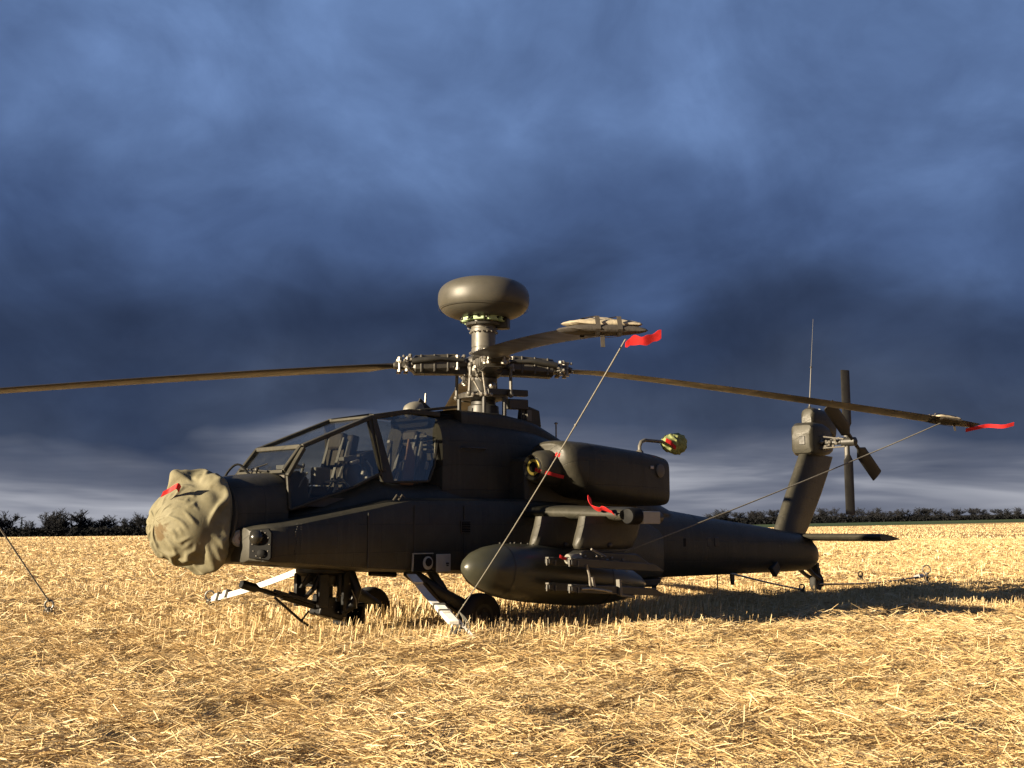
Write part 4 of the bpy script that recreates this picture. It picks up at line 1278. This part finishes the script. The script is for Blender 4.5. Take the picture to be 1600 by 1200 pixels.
for k in range(44):
    a = rnd.uniform(0, 6.28)
    hb_.ball((HX + rnd.uniform(.20, .30) * math.cos(a), rnd.uniform(.20, .30) * math.sin(a), HZ + rnd.uniform(-.16, .17)), rnd.uniform(.014, .036), 6, 4)
for k in range(10):
    a = rnd.uniform(0, 6.28)
    a2 = a + rnd.uniform(-.9, .9)
    hb_.tube([(HX + .27 * math.cos(a), .27 * math.sin(a), HZ + rnd.uniform(-.15, .15)), (HX + .3 * math.cos(a2), .3 * math.sin(a2), HZ + rnd.uniform(-.2, .15))], .012, 5)
hb_.build('hub_fittings', 'bare_metal', hub)['kind'] = 'stuff'
B().box((HX - .16, -.20, HZ + .07), (.16, .16, .18), rz=.7).build('hub_plate', 'mast_paint', hub, bevel=.02)

# exhaust-side probe arm
B().tube([(1.84, -1.20, 2.38), (1.84, -1.20, 2.48), (1.88, -1.20, 2.545), (1.97, -1.20, 2.575), (2.45, -1.20, 2.575)], .026, 10).lathe([(0, .06), (.03, .05), (.05, .03)], (1.84, -1.20, 2.38), (0, 0, 1), 12).build('air_data_arm', 'mast_paint', H)

# ---------------------------------------------------------------- covers, flags, tie-downs (things of their own)


def W(p):
    return Vector((p[0], p[1], p[2] + GZ))


def crumple(name, blobs, c, mat, nu=150, nv=90, amp=.03, freq=6.0, fold=None, k=14.0):
    """cloth bag: star-shaped smooth union of (super)ellipsoids with fold noise; blob = centre, radii[, power, shear of x with z]"""
    c = np.array(c, float)
    th = np.pi * np.arange(nv + 1) / nv
    ph = 2 * np.pi * np.arange(nu) / nu
    D = np.stack([np.sin(th)[:, None] * np.cos(ph), np.sin(th)[:, None] * np.sin(ph), np.cos(th)[:, None] * np.ones(nu)], -1).reshape(-1, 3)
    T = np.linspace(.02, 1.1, 240)
    acc = np.zeros(len(D))
    for bl in blobs:
        ctr, rad = np.array(bl[0], float), np.array(bl[1], float)
        n = bl[2] if len(bl) > 2 else 2.0
        shx = bl[3] if len(bl) > 3 else 0.0
        hit = np.full(len(D), .03)
        for t in T:
            q = c + D * t - ctr
            q[:, 0] -= shx * q[:, 2]
            ins = (np.abs(q / rad) ** n).sum(1) < 1
            hit[ins] = t
        acc += np.exp(k * hit)
    t = np.log(acc) / k
    # soften the marching steps
    t = t.reshape(nv + 1, nu)
    for _ in range(2):
        t[1:-1] = (t[1:-1] * 2 + t[:-2] + t[2:]) / 4
        t = (t * 2 + np.roll(t, 1, 1) + np.roll(t, -1, 1)) / 4
    t = t.ravel()
    vs, fs = [], []
    for i in range(len(D)):
        d = Vector(D[i])
        pnt = Vector(c + D[i] * t[i])
        f = fold(pnt, d) if fold else 0.0
        q = pnt * freq
        f += amp * (1 - 2 * abs(mnoise.noise(q))) * .6 + amp * .5 * mnoise.noise(q * 2.7 + Vector((3, 1, 7)))
        vs.append(pnt + d * f)
    for i in range(nv):
        for j in range(nu):
            j2 = (j + 1) % nu
            fs.append((i * nu + j, i * nu + j2, (i + 1) * nu + j2, (i + 1) * nu + j))
    return B().put(vs, fs)


def drape(blobs, c, nu=104, nv=70, k=42.0, slack=1.10, steps=60, seed=5, pin_x=-4.36, tie=None):
    """canvas bag: a closed sheet with a little too much cloth settles over the covered shape, so it buckles into folds"""
    R_ = np.random.default_rng(seed)
    c = np.array(c, float)
    th = np.pi * (np.arange(nv + 1)) / nv
    ph = 2 * np.pi * np.arange(nu) / nu
    # poles along x so that the draw-cord end is one pole
    D = np.stack([-np.cos(th)[:, None] * np.ones(nu), np.sin(th)[:, None] * np.cos(ph), np.sin(th)[:, None] * np.sin(ph)], -1)
    T = np.linspace(.02, 1.0, 300)
    acc = np.zeros(D.shape[:2])
    for bl in blobs:
        ctr, rad = np.array(bl[0], float), np.array(bl[1], float)
        n = bl[2] if len(bl) > 2 else 2.0
        shx = bl[3] if len(bl) > 3 else 0.0
        hit = np.full(D.shape[:2], .03)
        for t in T:
            q = c + D * t - ctr
            q[..., 0] -= shx * q[..., 2]
            hit[(np.abs(q / rad) ** n).sum(-1) < 1] = t
        acc += np.exp(k * hit)
    rad_in = np.log(acc) / k
    for _ in range(3):
        rad_in[1:-1] = (rad_in[1:-1] * 2 + rad_in[:-2] + rad_in[2:]) / 4
        rad_in = (rad_in * 2 + np.roll(rad_in, 1, 1) + np.roll(rad_in, -1, 1)) / 4
    X = c + D * (rad_in * 1.01)[..., None]
    nz = R_.normal(size=X.shape[:2])
    for _ in range(4):
        nz[1:-1] = (nz[1:-1] * 2 + nz[:-2] + nz[2:]) / 4
        nz = (nz * 2 + np.roll(nz, 1, 1) + np.roll(nz, -1, 1)) / 4
    X = X + D * (.02 * nz / nz.std() * .5)[..., None]
    fixed = (X[..., 0] > pin_x)
    fixed[-1] = True
    base = c + D * (rad_in * 1.0)[..., None]
    X[fixed] = base[fixed]
    invm = np.where(fixed, 0.0, 1.0)
    smooth_ = c + D * rad_in[..., None]
    ln = lambda a, b: np.linalg.norm(a - b, axis=-1)
    # cloth gathered tight at the ties, baggy in between
    loose = np.full(X.shape[:2], slack) + .10 * nz / nz.std() * .5
    for (tp, tr, ta) in (tie or []):
        loose -= ta * np.exp(-(np.linalg.norm(smooth_ - np.array(tp), axis=-1) / tr) ** 2)
    Lh = ln(smooth_, np.roll(smooth_, -1, 1)) * loose
    Lv = ln(smooth_[:-1], smooth_[1:]) * (1 + (loose[:-1] - 1) * .7)
    Ld = ln(smooth_[:-1], np.roll(smooth_, -1, 1)[1:]) * (1 + (loose[:-1] - 1) * .8)
    Le = ln(np.roll(smooth_, -1, 1)[:-1], smooth_[1:]) * (1 + (loose[:-1] - 1) * .8)
    Lh2 = ln(smooth_, np.roll(smooth_, -2, 1)) * loose
    Lv2 = ln(smooth_[:-2], smooth_[2:]) * (1 + (loose[:-2] - 1) * .7)
    V = np.zeros_like(X)
    cnt = np.zeros(X.shape[:2])

    def corr(a, b, L, wa, wb, st):
        d = b - a
        l = np.linalg.norm(d, axis=-1) + 1e-9
        w_ = wa + wb + 1e-9
        m = (st * (l - L) / l / w_)[..., None] * d
        return m * wa[..., None], -m * wb[..., None]
    for step in range(steps):
        Xo = X.copy()
        r = X - c
        rl = np.linalg.norm(r, axis=-1, keepdims=True)
        V = V * .90
        V[..., 2] -= .0003
        V -= r / rl * .0006                       # the bag is pulled snug
        X = X + V * invm[..., None]
        for it in range(14):
            A = np.zeros_like(X)
            N = np.full(X.shape[:2], 1e-6)
            p1 = np.roll(X, -1, 1)
            a, b = corr(X, p1, Lh, invm, np.roll(invm, -1, 1), 1.0)
            A += a + np.roll(b, 1, 1)
            N += 2
            a, b = corr(X[:-1], X[1:], Lv, invm[:-1], invm[1:], 1.0)
            A[:-1] += a
            A[1:] += b
            N += 2
            a, b = corr(X[:-1], p1[1:], Ld, invm[:-1], np.roll(invm, -1, 1)[1:], .6)
            A[:-1] += a
            A[1:] += np.roll(b, 1, 1)
            a, b = corr(p1[:-1], X[1:], Le, np.roll(invm, -1, 1)[:-1], invm[1:], .6)
            A[:-1] += np.roll(a, 1, 1)
            A[1:] += b
            N += 2
            p2 = np.roll(X, -2, 1)
            a, b = corr(X, p2, Lh2, invm, np.roll(invm, -2, 1), .45)
            A += a + np.roll(b, 2, 1)
            a, b = corr(X[:-2], X[2:], Lv2, invm[:-2], invm[2:], .45)
            A[:-2] += a
            A[2:] += b
            X = X + A / (N * .5)[..., None]
            # keep the cloth outside the covered shape
            r = X - c
            rl = np.linalg.norm(r, axis=-1)
            u = r / (rl[..., None] + 1e-9)
            ti = np.arccos(np.clip(-u[..., 0], -1, 1)) / np.pi * nv
            pj = (np.arctan2(u[..., 2], u[..., 1]) % (2 * np.pi)) / (2 * np.pi) * nu
            i0 = np.clip(ti.astype(int), 0, nv - 1)
            j0 = pj.astype(int) % nu
            fi, fj = ti - i0, pj - np.floor(pj)
            ri = (rad_in[i0, j0] * (1 - fi) + rad_in[i0 + 1, j0] * fi) * (1 - fj) + (rad_in[i0, (j0 + 1) % nu] * (1 - fi) + rad_in[i0 + 1, (j0 + 1) % nu] * fi) * fj
            low = rl < ri
            X = np.where(low[..., None], (c + u * ri[..., None]) * .80 + (Xo + (c + u * ri[..., None] - Xo) * .25) * .20, X)   # rubs on what it covers
            X = np.where(fixed[..., None], base, X)
        V = (X - Xo) * .9
    vs = [tuple(p) for p in X.reshape(-1, 3)]
    fs = [(i * nu + j, i * nu + (j + 1) % nu, (i + 1) * nu + (j + 1) % nu, (i + 1) * nu + j) for i in range(nv) for j in range(nu)]
    return B().put(vs, fs)


nb = drape([((-4.60, -.02, 1.365 + GZ), (.37, .37, .385)), ((-4.58, -.13, 1.33 + GZ), (.32, .36, .36)), ((-4.48, -.13, 1.37 + GZ), (.20, .39, .42), 2.3), ((-4.54, -.02, 1.62 + GZ), (.23, .27, .22)),
            ((-4.40, -.10, 1.39 + GZ), (.11, .455, .475), 2.6, .12), ((-4.44, -.18, 1.15 + GZ), (.16, .35, .26), 2.3),
            ((-4.60, .07, 1.85 + GZ), (.12, .135, .105)), ((-4.40, -.06, 1.79 + GZ), (.17, .36, .13)), ((-4.40, .0, 1.86 + GZ), (.11, .12, .09))],
           (-4.53, -.06, 1.43 + GZ), tie=[((-4.62, -.46, 1.34 + GZ), .13, .30), ((-4.55, -.20, 1.74 + GZ), .10, .22), ((-4.44, -.42, 1.03 + GZ), .10, .2)])
cover = nb.build('nose_cover', 'canvas_cover', None, smooth=80, recenter=True)
tag(cover, 'crumpled tan canvas bag over the helicopter nose sensors', 'cover')
sd = cover.modifiers.new('subdivision', 'SUBSURF')
sd.levels = sd.render_levels = 2
cov = Vector(cover.location)


def under(o, parent):
    """part drawn in world coordinates, hung under a thing that has its own origin"""
    o.parent = parent
    o.location = -Vector(parent.location)
    return o


# draw-cord and soiled patch of the bag
dcord = []
for k in range(33):
    a = math.pi * 2 * k / 32
    dcord.append(Vector((-4.325 + .12 * .46 * math.sin(a), -.02 + .555 * math.cos(a), 1.40 + GZ + .47 * math.sin(a))))
under(B().tube(dcord, .014, 6, cap=False).build('draw_cord', 'cord'), cover)

# strip of cloth between two edges, with thickness and flutter
def ribbon(b, pts, wdir, wd, th=.006):
    rings = []
    wdir = [Vector(x).normalized() for x in (wdir if isinstance(wdir, list) else [wdir] * len(pts))]
    wds = wd if isinstance(wd, list) else [wd] * len(pts)
    for i, p in enumerate(pts):
        p = Vector(p)
        t = (Vector(pts[min(i + 1, len(pts) - 1)]) - Vector(pts[max(i - 1, 0)])).normalized()
        n = t.cross(wdir[i]).normalized() * th / 2
        h = wdir[i] * wds[i] / 2
        rings.append([p - h - n, p + h - n, p + h + n, p - h + n])
    b.loft(rings)
    return b


def smooth_path(pts, n=6):
    out = []
    P_ = [Vector(p) for p in pts]
    P_ = [P_[0] * 2 - P_[1]] + P_ + [P_[-1] * 2 - P_[-2]]
    for i in range(1, len(P_) - 2):
        for k in range(n):
            t = k / n
            a, b, c, d = P_[i - 1], P_[i], P_[i + 1], P_[i + 2]
            out.append(.5 * ((2 * b) + (c - a) * t + (2 * a - 5 * b + 4 * c - d) * t * t + (3 * b - a - 3 * c + d) * t ** 3))
    out.append(P_[-2])
    return out


def flag(name, label, pts, wdir, wd, group='red warning streamers'):
    o = ribbon(B(), smooth_path([W(p) for p in pts], 5), wdir, wd).build(name, 'red', None, smooth=60, recenter=True)
    return tag(o, label, 'streamer', group)


flag('warning_streamer', 'small red tag flapping on the tan nose cover', [(-4.78, -.22, 1.73), (-4.84, -.27, 1.76), (-4.87, -.18, 1.72), (-4.93, -.13, 1.675)], [(.3, -.2, 1)] * 16, .065)

# socks over the two blade tips in view
PN, PR, PL = BLADES[1], BLADES[0], BLADES[2]


def sock(P, s0, s1, label, lift=.04, scale=1.0):
    """dark sleeve round the blade tip with lumpy cream padding bound on top"""
    N_ = 18
    o = empty('blade_sock', tuple(W(P((s0 + s1) / 2, 0, -.05))))
    tag(o, label, 'cover', 'canvas socks over the blade tips')

    def skin(r1, r2, up, wob, seed, a0=0.0, a1=1.0):
        rings = []
        ss = np.linspace(s0 + a0 * (s1 - s0), s0 + a1 * (s1 - s0), 26)
        for i, s in enumerate(ss):
            e = min(1.0, math.sqrt(min(i + .3, 25.3 - i) / 3.0))
            ring = []
            for j in range(N_):
                a = 2 * math.pi * j / N_
                c_ = math.cos(a)
                lump = 1 + .55 * mnoise.noise(Vector((s * 6 + seed, c_ * 2.4, 3)))
                pin = 1 - .45 * math.exp(-((c_ + .38) / .12) ** 2) * wob
                rr = r2 * (1 + wob * (lump - 1)) * pin * e + .01 * wob * mnoise.noise(Vector((s * 14, c_ * 7, math.sin(a) * 3 + seed)))
                ring.append(W(P(s, -.115 + r1 * c_ * (.85 + .15 * e), rr * math.sin(a) + up)))
            rings.append(ring)
        return B().loft(rings)
    under(skin(.275 * scale + .02, .040 * scale, .0, .25, 1.0).build('sleeve', 'sock_dark', smooth=70), o)
    under(skin(.265 * scale, .036, lift, 1.0, 7.0, .05, .92).build('padding', 'sock', smooth=70), o)
    for lat in (-.22, -.06):
        rg = []
        for q in (0, .035):
            rg.append([W(P(s, lat + q, z)) for s, z in ((s0 - .01, .0), (s0 + .03, lift + .05), (s1 - .04, lift + .05), (s1 + .01, .0), (s1 - .04, -.05), (s0 + .03, -.05))])
        under(B().loft(rg, cap=False).build('binding', 'sock_dark'), o)
    under(ribbon(B(), [W(P(s1 - .05, -.16, -.03)), W(P(s1 - .05, -.16, -.08)), W(P(s1 - .04, -.16, -.13))], (.8, -.6, 0), .03).build('strap_end', 'sock_dark'), o)
    return o


sock(PN, 6.85, 7.38, 'cream and dark canvas sock tied over the tip of the near rotor blade', .045)
sock(PR, 6.62, 7.02, 'small grey sock tied near the tip of the right rotor blade', .03, .9)

tipN = Vector(PN(7.36, .06, -.03))
tipR = Vector(PR(7.33, -.05, -.02))
RT3 = Vector((RT[0], RT[1], 0))
FW3 = Vector((FW[0], FW[1], 0))
flag('warning_streamer', 'bright red streamer hanging from the near rotor blade sock', [tipN - RT3 * .06 + Vector((0, 0, -.08)), tipN + Vector((0, 0, -.045)), tipN + RT3 * .07 + Vector((0, 0, -.05)), tipN + RT3 * .14 + Vector((0, 0, -.025)) + FW3 * .02, tipN + RT3 * .20 + Vector((0, 0, .005)) + FW3 * .03],
     (FW3 * -.2 + Vector((0, 0, 1))), [.03] + [.05] * 3 + [.065 + .01 * math.sin(k) for k in range(40)])
flag('warning_streamer', 'long red streamer flying from the right rotor blade tip', [tipR - RT3 * .10 - Vector((0, 0, .04)), tipR + RT3 * .08, tipR + RT3 * .25 + Vector((0, 0, .03)) + FW3 * .03, tipR + RT3 * .45 + Vector((0, 0, .015)) - FW3 * .02, tipR + RT3 * .62 + Vector((0, 0, .055))],
     (FW3 * -.3 + Vector((0, 0, 1))), .055)
# ribbons on the intake, wing and launcher
flag('warning_streamer', 'red ribbon trailing from the yellow intake plug', [(-.22, -1.06, 2.08), (-.20, -1.16, 2.045), (-.14, -1.22, 2.03), (-.04, -1.25, 2.005), (.10, -1.27, 1.985)], (0, -.3, 1), .045)
flag('warning_streamer', 'short red ribbon caught above the engine intake', [(.02, -1.20, 2.28), (.05, -1.25, 2.265), (.09, -1.28, 2.26)], (0, -.3, 1), .05)
flag('warning_streamer', 'knotted pink-red ribbon draped over the wing leading edge', [(-.52, -2.20, 1.70), (-.54, -2.23, 1.62), (-.55, -2.28, 1.575), (-.545, -2.36, 1.55), (-.54, -2.42, 1.56), (-.53, -2.50, 1.535), (-.52, -2.56, 1.50)],
     [(-.9, -.2, .5)] * 40, [.045 + .075 * abs(math.sin(k * .33 + .5)) for k in range(40)])
flag('warning_streamer', 'thin red tag beside the fittings of the missile launcher', [(-1.32, -2.42, 1.02), (-1.28, -2.43, 1.0), (-1.20, -2.43, .985)], (0, -.3, 1), .035)
# yellow intake plug
pl = B().lathe([(.03, .06), (.02, .112), (.0, .115), (-.012, .10), (-.012, .07), (.01, .062), (.01, 0)], (-.205, -1.02, 2.11 + GZ), (1, 0, 0), 24)
plug = pl.build('intake_plug', 'yellow', None, recenter=True)
tag(plug, 'yellow foam plug filling the near engine intake', 'plug')
under(B().tube([(-.215, -1.02, 2.05 + GZ), (-.235, -1.02, 2.11 + GZ), (-.215, -1.02, 2.17 + GZ)], .011, 6).build('plug_handle', 'black'), plug)
# camouflage bag over the probe
pbg = crumple('probe_bag', [((2.62, -1.20, 2.565 + GZ), (.17, .12, .13)), ((2.78, -1.20, 2.565 + GZ), (.14, .13, .15)), ((2.50, -1.20, 2.57 + GZ), (.10, .06, .06))], (2.66, -1.2, 2.565 + GZ), 'camo_green', 60, 40, amp=.030, freq=9.0, k=30)
bag = pbg.build('probe_bag', 'camo_green', None, smooth=70, recenter=True)
tag(bag, 'green camouflage bag tied over the probe behind the engine', 'cover')
flag('warning_streamer', 'pink-red tie binding the neck of the green probe bag', [(2.40, -1.26, 2.60), (2.46, -1.30, 2.56), (2.50, -1.31, 2.52), (2.56, -1.32, 2.49)], (.3, 0, 1), .06)

# ground anchors, straps, ropes


def gz(x, y):
    return float(terrain(x, y))


def anchor(x, y, label, lean=(0.1, 0.05), ring=.075, h=.16):
    z = gz(x, y)
    o = empty('ground_anchor', (x, y, z))
    tag(o, label, 'anchor', 'steel ground anchors of the tie-downs')
    top = Vector((lean[0], lean[1], h))
    B().tube([(0, 0, -.12), top], [.02, .024], 8).build('stake', 'steel', o)
    B().lathe([(0, .035), (.012, .05), (.03, .05), (.04, .03)], top - Vector((0, 0, .02)), (lean[0], lean[1], h), 10).build('collar', 'steel', o)
    rr = [top + Vector((ring * math.cos(a) * RT[0], ring * math.cos(a) * RT[1], ring * math.sin(a) + ring)) for a in [2 * math.pi * k / 16 for k in range(17)]]
    B().tube(rr, .014, 6, cap=False).build('ring', 'steel', o)
    for k in range(3):
        c = Vector((lean[0] * .5 + .05 * math.cos(k * 2.1), lean[1] * .5 + .05 * math.sin(k * 2.1), .05 + .03 * k))
        B().tube([c + Vector((.035 * math.cos(a), .012 * math.sin(a * 2), .045 * math.sin(a))) for a in [2 * math.pi * q / 10 for q in range(11)]], .010, 5, cap=False).build('chain_link', 'steel', o)
    return Vector((x, y, z)) + top


A_near = anchor(-2.27, -1.76, 'tangled steel ground anchor in front of the near main wheel', (-.03, -.02), .05, .10)
A_left = anchor(-3.84, 4.74, 'lone steel anchor out in the stubble at far left', (.0, .02), .06, .12)
A_front = anchor(-1.50, 4.46, 'ring-topped steel anchor at the end of the strap before the gun', (.0, .0), .07, .14)
A_tail = anchor(13.5, -.36, 'steel anchor at the far end of the tail strap', (.04, .02), .09, .22)
A_mid = anchor(12.3, .62, 'short dark stake beside the middle of the tail strap', (.0, .0), .05, .16)
A_boom = anchor(7.9, -.35, 'dark anchor chain lying in shade below the tail boom', (.05, .02), .05, .10)


def strap(name, label, pts, wd, ratchet=None, cuff=None, face=None):
    face = face if face is not None else RT3
    pts = [Vector(p) for p in pts]
    L = B()
    ribbon(L, smooth_path(pts, 5), face, wd, .014)
    o = L.build(name, 'strap', None, smooth=40, recenter=True)
    tag(o, label, 'strap', 'white tie-down straps')
    if cuff:
        a, b = pts[0], pts[0].lerp(pts[-1], cuff)
        under(ribbon(B(), [a, a.lerp(b, .5), b], face, wd * 1.12, .022).build('cuff', 'strap'), o)
    for k, r in enumerate(ratchet or []):
        c = pts[0].lerp(pts[-1], r)
        t = (pts[-1] - pts[0]).normalized()
        rb = ribbon(B(), [c - t * .09, c - t * .03, c + t * .05, c + t * .10], face, wd * 1.35, .07)
        under(rb.build('sleeve', 'strap', smooth=30, bevel=.015), o)
        under(ribbon(B(), [c - t * .115, c - t * .085], face, wd * 1.45, .085).build('buckle', 'steel', bevel=.006), o)
    return o


strap('tie_down_strap', 'white webbing strap from the port belly down to the near anchor', [W((-2.24, -.97, .80)), W((-2.20, -1.20, .58)), A_near + Vector((-.03, .03, .12))], .095, [.80, .93], .18)
st2 = ribbon(B(), smooth_path([A_near + Vector((.02, -.01, .12)), A_near + RT3 * .10 + Vector((0, 0, .04)), A_near + RT3 * .20 - FW3 * .05 + Vector((0, 0, -.07))], 4), (.4, .3, 1), .05, .012).build('strap_tail', 'strap', None, recenter=True)
tag(st2, 'loose white strap end lying beside the near anchor', 'strap', 'white tie-down straps')
strap('tie_down_strap', 'white webbing strap running behind the gun barrel to the front anchor', [W((-2.52, .82, .80)), W((-2.20, 1.98, .60)), W((-1.82, 3.3, .40)), A_front + Vector((0, -.04, .02))], .085, [.80, .92], .0, Vector((.25, -.1, 1)))
strap('tie_down_strap', 'dirty white strap lying along the shaded straw behind the tail wheel', [W((9.15, -.05, .24)), W((10.4, -.1, .20)), W((11.8, -.2, .20)), A_tail + Vector((-.1, 0, -.05))], .10, [.94], .0, Vector((0, -1, .35)))
strap('tie_down_strap', 'thin strap from the boom underside towards the shaded anchor', [W((5.6, -.30, .56)), W((6.8, -.33, .36)), A_boom], .045, None, .0, Vector((0, -1, .3)))
strap('tie_down_strap', 'white strap glimpsed beneath the tail boom on the far side', [W((4.6, .42, .58)), W((6.2, 1.7, .42)), W((8.6, 3.4, .18))], .17, [.55], .0, Vector((0, -.5, 1)))
strap('tie_down_strap', 'short white strap under the rear fuselage on the far side', [W((3.0, .55, .58)), W((4.4, 1.7, .42)), W((7.0, 3.6, .16))], .17, [.7], .0, Vector((0, -.5, 1)))


def rope(label, a, b, r, sag=.05, knots=()):
    a, b = Vector(a), Vector(b)
    pts = [a.lerp(b, t) + Vector((0, 0, -sag * 4 * t * (1 - t))) for t in np.linspace(0, 1, 28)]
    o = B().tube(pts, r, 6).build('tie_down_rope', 'rope', None, smooth=60, recenter=True)
    tag(o, label, 'rope', 'ropes holding the rotor blades')
    for k in knots:
        under(B().ball(a.lerp(b, k) + Vector((0, 0, -sag * 4 * k * (1 - k))), r * 1.9, 8, 5).build('knot', 'rope'), o)
    return o


ra = W(PN(7.36, .0, -.07))
rope('taut rope from the near blade sock down to the near anchor', ra, A_near + RT3 * .03 + Vector((0, 0, .22)), .0062, .045, (.22, .96))
lp = B()
base = A_near + RT3 * .03 + Vector((0, 0, .22))
for k in range(3):
    lp.tube(smooth_path([base, base + RT3 * (.05 + .02 * k) + Vector((0, 0, -.10)), base + RT3 * (.01 + .05 * k) + Vector((0, 0, -.22)), base - RT3 * .03 + Vector((0, 0, -.10)), base], 5), .007, 5)
lpo = lp.build('rope_loop', 'rope', None, recenter=True)
tag(lpo, 'loops of slack rope knotted at the near anchor', 'rope', 'ropes holding the rotor blades')
rope('pale rope from the right blade down across the tail fin', W(PR(6.72, -.2, -.06)), W((-.05, -2.36, 1.05)), .0085, .03)
rope('rope from the left blade to the lone anchor', W(PL(7.2, 0, -.03)), A_left + Vector((0, 0, .10)), .011, .02, (.985,))
print('straws', N1, N2, 'objects', len(bpy.data.objects))
